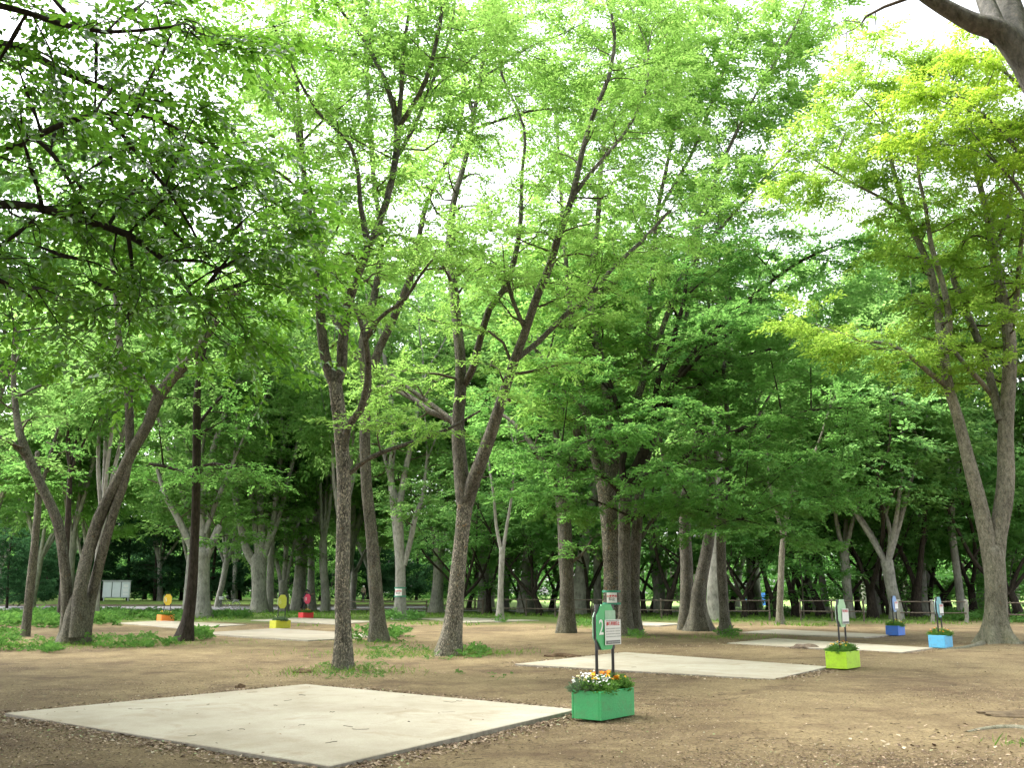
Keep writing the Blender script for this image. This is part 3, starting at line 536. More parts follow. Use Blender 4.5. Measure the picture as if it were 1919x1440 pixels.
# ================================================================== BACKGROUND TREES (prototypes, copied)
def proto(name, label, cat, group, seed, kind):
    rng = np.random.default_rng(seed); root = empty(name, (0, 0, 0)); tag(root, label, cat, group)
    LB = []; mb = MB()
    if kind == 'grey':       # tall vase of upright stems
        h0 = rng.uniform(2.8, 4.5); lean = rng.normal(0, .05, 2); r0 = rng.uniform(.24, .36)
        t = np.array([(0, 0, -.2, r0*1.1), (0, 0, .8, r0), (lean[0]*h0*.6, lean[1]*h0*.6, h0*.6, r0*.92), (lean[0]*h0, lean[1]*h0, h0, r0*.95)])
        tp = spline(t, .4); tubes(mb, tp[:, :3], tp[:, 3], 12, 0, buttress(seed)); n = rng.integers(3, 6)
        for j in range(n):
            a = 6.283*j/n+rng.uniform(-.4, .4); sp = rng.uniform(.22, .5); q = tp[-1, :3]-np.array((0, 0, .3)); d = nrm(np.array((math.cos(a)*sp, math.sin(a)*sp, 1.)))
            L = rng.uniform(11, 15); r = r0*rng.uniform(.45, .62); pts = [np.r_[q, r]]
            for s in range(1, 7): d = nrm(d+rng.normal(0, .09, 3)+np.array((0, 0, .05))); q = q+d*L/6; pts.append(np.r_[q, r*(1-.155*s)])
            l = spline(np.array(pts), .5); LB.append(l)
            for b in range(3):
                k = int(len(l)*rng.uniform(.25, .7)); e = l[k]; a2 = rng.uniform(0, 6.28); dd = nrm(np.array((math.cos(a2)*.6, math.sin(a2)*.6, 1.))); L2 = rng.uniform(3, 6); p2 = [np.r_[e[:3], e[3]*.6]]; q2 = e[:3]
                for s in range(1, 4): dd = nrm(dd+rng.normal(0, .12, 3)); q2 = q2+dd*L2/3; p2.append(np.r_[q2, e[3]*.6*(1-.3*s)])
                LB.append(spline(np.array(p2), .5))
        cfg = dict(ds=.6, blen=2.9, t0=.26, flat=.35, up=.1, droop=.15, sub=5, spray_ds=.30); bk, lf, tps, spr = BARK_GREY, LEAF_MID, TP_FAR, 1.15
    elif kind == 'dark':     # low crooked black-stemmed trees
        r0 = rng.uniform(.17, .25); n = rng.integers(2, 5); t = np.array([(0, 0, -.2, r0*1.2), (0, 0, .5, r0), (rng.normal(0, .2), rng.normal(0, .2), 1.5, r0)])
        tp = spline(t, .3); tubes(mb, tp[:, :3], tp[:, 3], 10, 0, buttress(seed, amp=.4))
        for j in range(n):
            a = 6.283*j/n+rng.uniform(-.6, .6); sp = rng.uniform(.35, .95); q = tp[-1, :3]-np.array((0, 0, .25)); d = nrm(np.array((math.cos(a)*sp, math.sin(a)*sp, 1.))); L = rng.uniform(8, 12); r = r0*rng.uniform(.5, .72); pts = [np.r_[q, r]]
            for s in range(1, 6): d = nrm(d+rng.normal(0, .17, 3)+np.array((0, 0, .09))); q = q+d*L/5; pts.append(np.r_[q, r*(1-.18*s)])
            l = spline(np.array(pts), .4); LB.append(l)
            for b in range(3):
                k = int(len(l)*rng.uniform(.2, .75)); e = l[k]; a2 = rng.uniform(0, 6.28); dd = nrm(np.array((math.cos(a2), math.sin(a2), .8))); L2 = rng.uniform(2, 4.5); p2 = [np.r_[e[:3], e[3]*.6]]; q2 = e[:3]
                for s in range(1, 4): dd = nrm(dd+rng.normal(0, .2, 3)); q2 = q2+dd*L2/3; p2.append(np.r_[q2, e[3]*.6*(1-.3*s)])
                LB.append(spline(np.array(p2), .4))
        cfg = dict(ds=.5, blen=2.3, t0=.42, flat=.3, up=.06, droop=.14, sub=4, spray_ds=.40); bk, lf, tps, spr = BARK_DARK, LEAF_UNDER, TP_FAR, .95
    elif kind == 'sap':      # thin young trees filling the gaps low down
        h = rng.uniform(4.5, 7); r0 = .05; tp = spline(np.array([(0, 0, -.2, r0), (rng.normal(0, .25), rng.normal(0, .25), h*.5, r0*.7), (rng.normal(0, .6), rng.normal(0, .6), h, .01)]), .4)
        tubes(mb, tp[:, :3], tp[:, 3], 7, 0)
        for j in range(13):
            z = rng.uniform(.18, .97)*h; k = np.argmin(abs(tp[:, 2]-z)); a = j*2.4; L = (1.7+.9*rng.random())*(1-.45*z/h); d = np.array((math.cos(a), math.sin(a), .45)); p2 = [np.r_[tp[k, :3], .02]]; q = tp[k, :3].copy()
            for s in range(1, 4): d = nrm(d+rng.normal(0, .15, 3)-np.array((0, 0, .15))); q = q+d*L/3; p2.append(np.r_[q, .02*(1-.28*s)])
            LB.append(spline(np.array(p2), .4))
        cfg = dict(ds=.45, blen=1.1, t0=.2, flat=.25, up=.03, droop=.2, sub=3, spray_ds=.26); bk, lf, tps, spr = BARK_BROWN, LEAF_MAPLE, TP_MID, 1.35
    elif kind == 'ever':     # dense dark evergreen down to the ground
        h = rng.uniform(9, 13); r0 = .2; tp = spline(np.array([(0, 0, -.2, r0), (rng.normal(0, .2), rng.normal(0, .2), h*.5, r0*.7), (rng.normal(0, .4), rng.normal(0, .4), h, .03)]), .5)
        tubes(mb, tp[:, :3], tp[:, 3], 9, 0, buttress(seed))
        for j in range(26):
            z = rng.uniform(.06, .95)*h; k = np.argmin(abs(tp[:, 2]-z)); a = j*2.4; L = (2.8+1.2*rng.random())*(1-.55*z/h); d = np.array((math.cos(a), math.sin(a), .35)); p2 = [np.r_[tp[k, :3], .05]]; q = tp[k, :3].copy()
            for s in range(1, 4): d = nrm(d+rng.normal(0, .15, 3)-np.array((0, 0, .08))); q = q+d*L/3; p2.append(np.r_[q, .05*(1-.28*s)])
            LB.append(spline(np.array(p2), .4))
        cfg = dict(ds=.4, blen=1.6, t0=.2, flat=.4, up=.05, droop=.2, sub=4, spray_ds=.24); bk, lf, tps, spr = BARK_DARK, LEAF_EVER, TP_FAR, 1.0
    mb.build('trunk', [bk], root)
    tw, A, D = ramify(rng, LB, **cfg); m = MB()
    for l in LB: tubes(m, l[:, :3], l[:, 3], 6, 1)
    for (p, r) in tw[:1]: tubes(m, p[::2], r[::2], 3, 1)
    place_sprays(m, rng, tps, A, D, spr, 0, .3)
    m.build('crown', [lf, bk], root)
    return root
g_l = 'grey upright trees beyond the road and fence'; d_l = 'dark crooked trees beyond the log fence'; e_l = 'dark evergreens massed behind the road'
GREY = [proto('tree', 'tall pale grey tree with upright stems in the wood beyond the fence', 'tree', g_l, 300+i, 'grey') for i in range(3)]
DARK = [proto('tree', 'dark crooked low branching tree in the wood beyond the log fence', 'tree', d_l, 320+i, 'dark') for i in range(4)]
EVER = [proto('evergreen', 'dense dark evergreen growing down to the ground beyond the road', 'evergreen tree', e_l, 340+i, 'ever') for i in range(2)]
SAP = [proto('sapling', 'thin young green sapling among the trunks beyond the fence', 'sapling', 'young saplings beyond the fence', 360+i, 'sap') for i in range(3)]
used = {}
def put(kind, i, px, Y, sc=1., rz=None, label=None, slim=1.):
    lst = dict(g=GREY, d=DARK, e=EVER, s=SAP)[kind]; pr = lst[i % len(lst)]
    x = (px-CX)/F*(Y/CT*1.0); x = (px-CX)/F*(Y*CT+(1.0-CH)*ST)  # depth along the view axis
    loc = (x, Y, float(gz(x, Y))); rz = R.uniform(0, 6.28) if rz is None else rz; s = (sc*slim*R.uniform(.93, 1.07),)*2+(sc,)
    if id(pr) not in used:
        used[id(pr)] = 1; pr.location = loc; pr.rotation_euler = (0, 0, rz); pr.scale = s; o = pr
    else: o = copy_tree(pr, loc, rz, s)
    label = label or NEAR.get((kind, px))
    if label: o['label'] = label
    return o
NEAR = {('g', 1590): 'grey upright tree just behind the fence left of the lime green planter sign', ('g', 1677): 'grey tree rising right behind the royal blue planter sign', ('g', 178): 'grey tree standing directly behind the left three stemmed tree', ('g', 352): 'grey tree standing directly behind the slim black barked trunk', ('g', 640): 'grey tree mostly hidden behind the front slender flaky trunk', ('g', 1800): 'grey tree beyond the fence left of the large smooth grey tree'}
# traced, close to the fence on the right
for k, (px, Y, sc) in enumerate([(1490,60,1.),(1535,62,1.05),(1632,57,1.15),(1650,66,.95),(1715,58,1.2),(1760,63,1.),(1822,60,1.1),(1905,56,1.05),(1950,64,1.1),(1410,64,.9),(1440,70,1.),(1395,58,.8),(1250,62,.95),(1225,72,1.),(1100,66,1.05),(1010,64,.95),(1035,78,1.),(975,75,.9),(915,70,.95),(880,80,1.),(1690,78,1.05),(1870,76,1.1),(1180,80,1.),(860,66,.85),(1512,68,1.1),(1578,62,.9),(1606,72,1.1),(1665,60,.9),(1738,66,1.),(1775,72,1.1),(1850,68,1.),(1885,64,.9),(1455,58,.85),(1370,74,1.),(1205,68,.9),(1060,82,1.),(1700,84,1.1)]):
    put('d', k, px, Y, sc)
for k, (px, Y, sc) in enumerate([(1590,57,.95),(1677,55,.9),(1520,72,.95),(1740,70,1.),(1840,72,1.),(1420,80,1.),(1280,76,.95),(1380,95,1.),(1120,88,1.),(1000,86,1.),(1060,98,1.),(920,95,1.),(860,105,.95),(700,96,1.),(640,108,1.),(560,115,1.),(660,84,.85),(1240,96,1.05),(1620,112,1.),(1740,118,1.),(1900,108,1.),(1990,74,1.),(2080,60,1.),(300,112,1.),(120,84,.9),(160,66,.85),(60,78,1.),(-40,60,1.),(-120,80,1.),(410,96,1.),(440,112,1.),(0,104,1.),(120,106,1.),(350,80,.9),(2120,90,1.),(1085,66,1.45),(1235,70,1.5),(985,72,1.4),(1150,78,1.5),(905,74,1.4),(560,78,1.4),(640,82,1.4),(1420,92,1.3)]):
    put('g', k, px, Y, sc)
for k, (px, Y, sc) in enumerate([(1120,70,1.6),(610,76,1.5),(505,74,1.45),(1405,76,1.4),(945,78,1.6),(1165,84,1.6)]): put('g', k, px, Y, sc, slim=.62)
for k, (px, Y, sc) in enumerate([(190,113,1.1),(240,116,1.),(290,112,.9),(340,118,1.1),(395,114,1.),(450,116,1.1),(500,112,.95),(550,118,1.),(600,113,1.),(650,117,1.1),(700,113,.9),(740,118,1.),(140,116,1.),(90,113,.9),(40,118,1.1),(-10,114,1.),(-60,117,1.),(-110,113,1.),(780,122,1.),(820,126,1.),(270,128,1.3),(430,130,1.3),(580,130,1.3),(120,130,1.3),(690,132,1.3),(60,92,.55),(15,88,.6)]):
    put('e', k, px, Y, sc)
for k, (x, y, sc) in enumerate([(-7,-3,1.1),(7.5,-5,1.1),(-1,-8,1.15),(11,-1,1.1),(-13,1,1.1),(14,7,1.),(3,-13,1.2),(-6,-14,1.2),(11,-10,1.2),(-14,-8,1.2),(-3,-20,1.3),(8,-20,1.3),(18,-3,1.2),(-19,-2,1.2),(20,10,1.1),(-20,8,1.2),(-14.5,12,1.2),(-18,18,1.2),(-12,-5,1.1),(-4,-6,1.1),(9,-5,1.1),(13,3,1.1)]):     # grove continued unseen round the viewer, added to shade the ground
    o = copy_tree(GREY[k % 3], (x, y, 0), k*1.3, (sc, sc, sc)); o['label'] = 'unseen tall grey grove tree added round the viewer for shade'; o['group'] = 'unseen shade trees round the viewer'
for k, (px, Y, sc) in enumerate([(1505,57,1.),(1660,70,1.3),(1700,62,1.1),(1850,64,1.2),(1895,60,1.),(1330,66,1.1),(1275,70,1.2),(1090,74,1.2),(985,70,1.1),(935,78,1.3),(890,84,1.3),(610,96,1.2),(540,100,1.2),(1930,70,1.3)]): put('s', k, px, Y, sc)
for k, (px, Y, sc) in enumerate([(178,50,1.35),(-90,42,1.3),(352,60,1.4),(640,60,1.35),(128,64,1.5),(378,76,1.5),(1800,58,1.4),(1640,66,1.4),(1545,68,1.35),(1730,62,1.5),(2010,56,1.4)]): put('g', k, px, Y, sc, slim=.6)
# the far wood closes the view
m = MB(); rng = np.random.default_rng(5)
n = 34000; x = rng.uniform(-150, 170, n); y = rng.uniform(140, 190, n); y = np.where(x > 15, y+25, y)
ht = 13+4*np.sin(x*.13)+3*np.sin(x*.31+1); z = rng.random(n)**.8*ht+.3
keep = np.sin(x*.9+z*.5)+np.sin(z*1.3-x*.4+y*.2)+rng.normal(0, .8, n) > -1.2
pos = np.c_[x, y, z][keep]; dr = np.c_[rng.normal(0, 1, (len(pos), 2)), rng.normal(0, .2, len(pos))]
place_sprays(m, rng, TP_FAR2, pos, dr, 1.9, 0, .5)
tx = rng.uniform(-150, 170, 130); ty = rng.uniform(138, 165, 130)+np.where(tx > 15, 25, 0)
pp = np.stack([np.c_[tx, ty, np.full(130, -.2)], np.c_[tx+rng.normal(0, .3, 130), ty, np.full(130, 5.)], np.c_[tx+rng.normal(0, 1, 130), ty, np.full(130, 11.)]], 1)
tubes(m, pp, np.full((130, 3), .25)*np.array([1.2, 1, .6]), 6, 1)
tag(m.build('far_wood', [LEAF_UNDER, BARK_BROWN]), 'far green wood closing the view behind the park', 'woodland', kind='stuff')
# ================================================================== GROUND
def axis(dense0, dense1, step, far0, far1):
    a = np.arange(dense0, dense1+step/2, step); l = [dense0]; d = step
    while l[-1] > far0: d *= 1.25; l.append(l[-1]-d)
    r = [a[-1]]; d = step
    while r[-1] < far1: d *= 1.25; r.append(r[-1]+d)
    return np.r_[l[:0:-1], a, r[1:]]
xs = axis(-14, 14, .22, -420, 420); ys = np.r_[axis(2, 30, .22, -120, 60), 0]; ys = np.unique(np.r_[ys[(ys < 55)], np.arange(55, 112, .8), np.array([115, 120, 130, 150, 180, 230, 300, 420])])
X, Yg = np.meshgrid(xs, ys); Z = gz(X, Yg); nx, ny = len(xs), len(ys)
i = np.arange(ny-1)[:, None]*nx+np.arange(nx-1)[None]; f = np.stack([i, i+1, i+nx+1, i+nx], -1).reshape(-1, 4)
mb = MB(); mb.add(np.c_[X.ravel(), Yg.ravel(), Z.ravel()], f, 0, True)
m, nt, N, L, out = newmat('bare_earth'); b = N('ShaderNodeBsdfPrincipled', Roughness=.95); b.inputs['Specular IOR Level'].default_value = .1; L(b.outputs[0], out.inputs[0])
tc = N('ShaderNodeTexCoord')
def noise(scale, detail=6., rough=.6, sc=None, dist=0.):
    n = N('ShaderNodeTexNoise', Scale=scale, Detail=detail, Roughness=rough, Distortion=dist)
    if sc: mp = N('ShaderNodeMapping'); mp.inputs['Scale'].default_value = sc; L(tc.outputs['Object'], mp.inputs[0]); L(mp.outputs[0], n.inputs['Vector'])
    else: L(tc.outputs['Object'], n.inputs['Vector'])
    return n
def mixc(fac, a, bcol, f=None):
    mx = N('ShaderNodeMix', data_type='RGBA')
    if f is not None: mu = N('ShaderNodeMath', operation='MULTIPLY'); mu.inputs[1].default_value = f; L(fac, mu.inputs[0]); fac = mu.outputs[0]
    L(fac, mx.inputs[0]); L(a, mx.inputs[6])
    if isinstance(bcol, tuple): mx.inputs[7].default_value = (*bcol, 1)
    else: L(bcol, mx.inputs[7])
    return mx.outputs[2]
nA = noise(.35, 5., .6, (1., .6, 1)); rA = ramp(N, [(.36, (.118, .085, .048)), (.48, (.195, .146, .078)), (.60, (.305, .236, .128)), (.72, (.262, .205, .113))]); L(nA.outputs['Fac'], rA.inputs[0])
nB = noise(2.6, 8., .72, None, .6); rB = ramp(N, [(.36, (.095, .068, .043)), (.5, (.188, .14, .078)), (.68, (.325, .256, .143))]); L(nB.outputs['Fac'], rB.inputs[0])
c = mixc(nB.outputs['Fac'], rA.outputs[0], rB.outputs[0], .85)
nC = noise(26., 6., .75); rC = ramp(N, [(.38, (1, 1, 1)), (.52, (0, 0, 0))]); L(nC.outputs['Fac'], rC.inputs[0]); c = mixc(rC.outputs[0], c, (.05, .035, .024), .8)
nD = noise(75., 4., .6); rD = ramp(N, [(.60, (0, 0, 0)), (.68, (1, 1, 1))]); L(nD.outputs['Fac'], rD.inputs[0]); c = mixc(rD.outputs[0], c, (.33, .27, .19), .6)
nE = noise(.8, 5., .65); rE = ramp(N, [(.52, (0, 0, 0)), (.68, (1, 1, 1))]); L(nE.outputs['Fac'], rE.inputs[0]); c = mixc(rE.outputs[0], c, (.095, .064, .04), .8)
# grass takes over beyond the pads
sx = N('ShaderNodeSeparateXYZ'); L(tc.outputs['Object'], sx.inputs[0])
nG = noise(.45, 6., .7); ad = N('ShaderNodeMath', operation='MULTIPLY_ADD'); ad.inputs[1].default_value = 26.; L(nG.outputs['Fac'], ad.inputs[0]); L(sx.outputs[1], ad.inputs[2])
mr = N('ShaderNodeMapRange'); mr.inputs[1].default_value = 60.; mr.inputs[2].default_value = 66.; L(ad.outputs[0], mr.inputs[0])
nH = noise(4., 6., .7); rH = ramp(N, [(.3, (.06, .11, .025)), (.55, (.11, .20, .04)), (.75, (.18, .26, .06))]); L(nH.outputs['Fac'], rH.inputs[0]); c = mixc(mr.outputs[0], c, rH.outputs[0], .8)
L(c, b.inputs['Base Color'])
hb = N('ShaderNodeMath', operation='MULTIPLY_ADD'); hb.inputs[1].default_value = .5; L(nC.outputs['Fac'], hb.inputs[0]); L(nB.outputs['Fac'], hb.inputs[2])
bm = N('ShaderNodeBump', Strength=1., Distance=.05); L(hb.outputs[0], bm.inputs['Height']); L(bm.outputs[0], b.inputs['Normal'])
tag(mb.build('ground', [m]), kind='structure')

def sheet(name, pts, z, mat, kind='structure', div=24):
    mb = MB(); p = np.array(pts, float); u = np.linspace(0, 1, div); U, V = np.meshgrid(u, u)
    q = ((1-U)*(1-V))[..., None]*p[0]+(U*(1-V))[..., None]*p[1]+(U*V)[..., None]*p[2]+((1-U)*V)[..., None]*p[3]
    zz = gz(q[..., 0], q[..., 1])+z; i = np.arange(div-1)[:, None]*div+np.arange(div-1)[None]
    mb.add(np.c_[q[..., 0].ravel(), q[..., 1].ravel(), zz.ravel()], np.stack([i, i+1, i+div+1, i+div], -1).reshape(-1, 4), 0, True)
    return tag(mb.build(name, [mat]), kind=kind)
sheet('road', [(-120, 80), (-8, 79), (-6, 99), (-120, 100)], .03, paint('road_asphalt', (.085, .085, .09), .9, .2, 20, .3))
mb = MB(); mb.box((-63, 100.2, .07), (114, .35, .22)); tag(mb.build('kerb', [paint('kerb_earth', (.16, .12, .09), .9)]), kind='structure')
sheet('path', [(-9, 76), (30, 70), (30, 73.5), (-9, 80)], .03, paint('path_gravel', (.42, .41, .39), .9, .15, 25, .3))
m, nt, N, L, out = newmat('lawn_green'); b = N('ShaderNodeBsdfPrincipled', Roughness=1.); L(b.outputs[0], out.inputs[0]); tc = N('ShaderNodeTexCoord')
n = N('ShaderNodeTexNoise', Scale=.5, Detail=6.); L(tc.outputs['Object'], n.inputs[0]); r = ramp(N, [(.3, (.13, .24, .04)), (.7, (.24, .36, .08))]); L(n.outputs['Fac'], r.inputs[0]); L(r.outputs[0], b.inputs['Base Color'])
sheet('lawn', [(4, 88), (95, 78), (120, 160), (0, 160)], .035, m)

# ================================================================== CONCRETE PADS
m, nt, N, L, out = newmat('pad_concrete'); b = N('ShaderNodeBsdfPrincipled', Roughness=.88); b.inputs['Specular IOR Level'].default_value = .2; L(b.outputs[0], out.inputs[0]); tc = N('ShaderNodeTexCoord')
c0 = noise(.55, 5., .65); r0 = ramp(N, [(.3, (.29, .25, .18)), (.5, (.39, .35, .27)), (.7, (.45, .415, .335))]); L(c0.outputs['Fac'], r0.inputs[0]); c = r0.outputs[0]
c1 = noise(1.3, 6., .7, None, .8); r1 = ramp(N, [(.53, (0, 0, 0)), (.72, (1, 1, 1))]); L(c1.outputs['Fac'], r1.inputs[0]); c = mixc(r1.outputs[0], c, (.24, .18, .105), .6)
c2 = noise(60., 3., .6); r2 = ramp(N, [(.3, (.72, .72, .72)), (.6, (1, 1, 1))]); L(c2.outputs['Fac'], r2.inputs[0]); mm = N('ShaderNodeMix', data_type='RGBA', blend_type='MULTIPLY'); mm.inputs[0].default_value = .6; L(c, mm.inputs[6]); L(r2.outputs[0], mm.inputs[7]); c = mm.outputs[2]
c3 = noise(9., 5., .7); r3 = ramp(N, [(.66, (0, 0, 0)), (.74, (1, 1, 1))]); L(c3.outputs['Fac'], r3.inputs[0]); c = mixc(r3.outputs[0], c, (.30, .26, .19), .45)
L(c, b.inputs['Base Color']); bm = N('ShaderNodeBump', Strength=.25, Distance=.004); L(c2.outputs['Fac'], bm.inputs['Height']); L(bm.outputs[0], b.inputs['Normal'])
CONC = m; CONC_SHADED = m.copy(); CONC_SHADED.name = 'pad_concrete_shaded'  # darker copy, shade put into the colour under the canopy's light gap
for e_ in [n_ for n_ in CONC_SHADED.node_tree.nodes if n_.type == 'VALTORGB'][0].color_ramp.elements: e_.color = (*[q_*.62 for q_ in e_.color[:3]], 1)
CEDGE = paint('pad_edge', (.27, .245, .20), .95, .25, 14, .4)
PADS = []
def pad(label, px, zt=.038, conc=None):
    w = np.array([G(x, y, zt) for x, y in px]); c = w.mean(0); root = empty('concrete_pad', (c[0], c[1], 0)); tag(root, label, 'concrete pad', 'concrete picnic pads'); PADS.append(w[:, :2])
    v = w-np.array((c[0], c[1], 0)); mb = MB(); n = 4; ins = v.copy(); ctr = v.mean(0); ins[:, :2] = ctr[:2]+(v[:, :2]-ctr[:2])*.9965; low = v.copy(); low[:, 2] = zt-.008; bot = v.copy(); bot[:, 2] = -.12
    mb.add(np.r_[ins, low], [(3, 2, 1, 0)] if np.cross(v[1]-v[0], v[2]-v[0])[2] < 0 else [(0, 1, 2, 3)], 0)
    mb.f[4].append(np.array([(k, (k+1) % 4, (k+1) % 4+4, k+4) for k in range(4)])+mb.n-8); mb.m[4].append(np.zeros(4, np.int32)); mb.sm[4].append(np.zeros(4, bool))
    mb.build('top_slab', [conc or CONC], root)
    mb = MB(); mb.add(np.r_[low, bot], [(k, (k+1) % 4, (k+1) % 4+4, k+4) for k in range(4)], 0); mb.build('edge', [CEDGE], root)
pad('large pale concrete pad nearest the viewer beside the green planter', [(10,1337),(573,1283),(1080,1330),(618,1436)])
pad('pale concrete pad between the green and lime green planters', [(965,1245),(1170,1223),(1552,1250),(1450,1273)])
pad('concrete pad whose right corner touches the sky blue planter', [(1362,1206),(1452,1197),(1748,1215),(1690,1223)])
pad('narrow far concrete pad leading to the royal blue planter', [(1386,1186),(1452,1180),(1668,1190),(1620,1195)])
pad('concrete pad darkened as if in shade in front of the olive planter', [(365,1187),(520,1178),(737,1192),(576,1201)], conc=CONC_SHADED)
pad('concrete pad in front of the orange planter', [(218,1168),(300,1164),(462,1171),(345,1178)])
pad('thin far concrete pad in front of the red planter', [(470,1163),(560,1158),(705,1165),(630,1170)])
pad('far pale concrete pad behind the two flaky barked trees', [(782,1160),(860,1158),(1010,1163),(880,1167)])
pad('far grey concrete pad behind the maple and the green sign', [(1071,1166),(1120,1163),(1280,1169),(1235,1173)])

# ================================================================== PLANTERS, SIGNS, FLOWERS
U = np.array((.62, .785, 0)); Vv = np.array((-.785, .62, 0)); UA = math.atan2(U[1], U[0])
def text_mesh(txt, size, bold=0.):
    cu = bpy.data.curves.new('t', 'FONT'); cu.body = txt; cu.size = size; cu.align_x = 'CENTER'; cu.align_y = 'CENTER'; cu.offset = bold; cu.resolution_u = 4
    o = bpy.data.objects.new('t', cu); COL.objects.link(o); dg = bpy.context.evaluated_depsgraph_get(); me = bpy.data.meshes.new_from_object(o.evaluated_get(dg)); bpy.data.objects.remove(o); return me
BLACK = paint('black_steel', (.012, .012, .013), .45, .3, 30, .1); PAPER = paint('notice_paper', (.72, .72, .70), .6, .04, 8, .05); RED_INK = paint('red_ink', (.55, .03, .04), .7, .05); DARK_INK = paint('dark_ink', (.16, .17, .17), .7, .05); GREY_INK = paint('grey_ink', (.36, .37, .36), .7, .05); WHITE = paint('white_paint', (.78, .8, .78), .5, .05)
SOIL = paint('potting_soil', (.045, .03, .02), 1., .4, 30, .6); MARK = paint('green_tape', (.02, .22, .12), .5, .1)
SLEEVE = paint('clear_sleeve', (.30, .50, .36), .25, .08, 20, .05)
FL = {k: paint(k+'_petals', c, .7, .15, 40, 0) for k, c in dict(white=(.8, .8, .78), orange=(.85, .30, .01), yellow=(.85, .55, .02), cream=(.75, .72, .35)).items()}
LEAF_FLOW = leafmat('flower_leaf', (.07, .18, .04), (.14, .28, .07), (.14, .32, .05), (.24, .42, .09), mix=.35); LEAF_GREYISH = leafmat('grey_flower_leaf', (.10, .15, .09), (.18, .22, .15), (.1, .2, .08), (.16, .26, .12), mix=.3)
TP_PLANT = templates(9, 6, L=.10, n=9, ll=.055, lw=.022, droop=.5, lift=.4)
def board_pts(w, h, cx, cy, z): return np.array([(-w/2+cx, -h/2, z), (w/2-cx, -h/2, z), (w/2, -h/2+cy, z), (w/2, h/2-cy, z), (w/2-cx, h/2, z), (-w/2+cx, h/2, z), (-w/2, h/2-cy, z), (-w/2, -h/2+cy, z)])
def prism(mb, pts, t, mat=0):
    n = len(pts); a = pts.copy(); b = pts.copy(); b[:, 2] -= t; mb.add(np.r_[a, b], [(k, k+n, (k+1) % n+n, (k+1) % n) for k in range(n)], mat)
    o = mb.n-2*n
    for base, s in ((0, 1), (n, -1)):
        idx = list(range(n)) if s > 0 else list(range(n))[::-1]
        q = [[idx[0], idx[1], idx[2], idx[3]], [idx[0], idx[3], idx[4], idx[7]], [idx[4], idx[5], idx[6], idx[7]]] if n == 8 else [idx]
        mb.f[4].append(np.array(q)+base+o); mb.m[4].append(np.full(len(q), mat, np.int32)); mb.sm[4].append(np.zeros(len(q), bool))
def rect(w, h, x, y, z): return np.array([(x-w/2, y-h/2, z), (x+w/2, y-h/2, z), (x+w/2, y+h/2, z), (x-w/2, y+h/2, z)])
def blossom(mb, rng, p, r, mat=0):
    n = 6; up = nrm(np.array((rng.normal(0, .35), rng.normal(-.15, .35), 1.))); e1 = nrm(np.cross(up, (0, 1., .1))); e2 = np.cross(up, e1); th = np.linspace(0, 6.283, n, endpoint=False)+rng.random()
    for ring, (rr, hh) in enumerate(((1., 0.), (.6, .35))):
        v = [p+up*r*(hh-.2)]+[p+r*rr*(math.cos(t)*e1+math.sin(t)*e2)+up*r*(hh+.12*(i % 2)) for i, t in enumerate(th)]
        mb.add(v, [(0, i+1, (i+1) % n+1) for i in range(n)], mat)
def plant(label, loc, cat, rad, h, nspray, cols, nb, leaf=None, spr=1., seed=0, br=.018, group=None, name='flower_plant'):
    rng = np.random.default_rng(seed); root = empty(name, loc); tag(root, label, cat, group); m = MB()
    a = rng.uniform(0, 6.28, nspray); q = np.sqrt(rng.random(nspray))*rad; z = rng.random(nspray)*h*(1-.55*(q/rad)**2)
    d = np.c_[np.cos(a)*(.3+q/rad), np.sin(a)*(.3+q/rad), rng.uniform(.0, 1., nspray)]
    place_sprays(m, rng, TP_PLANT, np.c_[np.cos(a)*q, np.sin(a)*q, z], d, spr, 0, .5)
    st = np.stack([np.c_[np.cos(a)*q*.2, np.sin(a)*q*.2, np.full(nspray, -.03)], np.c_[np.cos(a)*q*.7, np.sin(a)*q*.7, z*.7], np.c_[np.cos(a)*q, np.sin(a)*q, z]], 1)[::3]
    tubes(m, st, np.full(st.shape[:2], .0025), 3, 0); m.build('foliage', [leaf or LEAF_FLOW], root)
    for k in range(nb):
        a = rng.uniform(0, 6.28); q = math.sqrt(rng.random())*rad*1.1; zz = h*(1.02-.45*(q/rad)**2)+rng.uniform(.03, .11); mb = MB(); blossom(mb, rng, np.array((math.cos(a)*q, math.sin(a)*q, zz)), br*rng.uniform(.75, 1.25)); mb.build('blossom', [FL[cols[k % len(cols)]]], root)
    return root
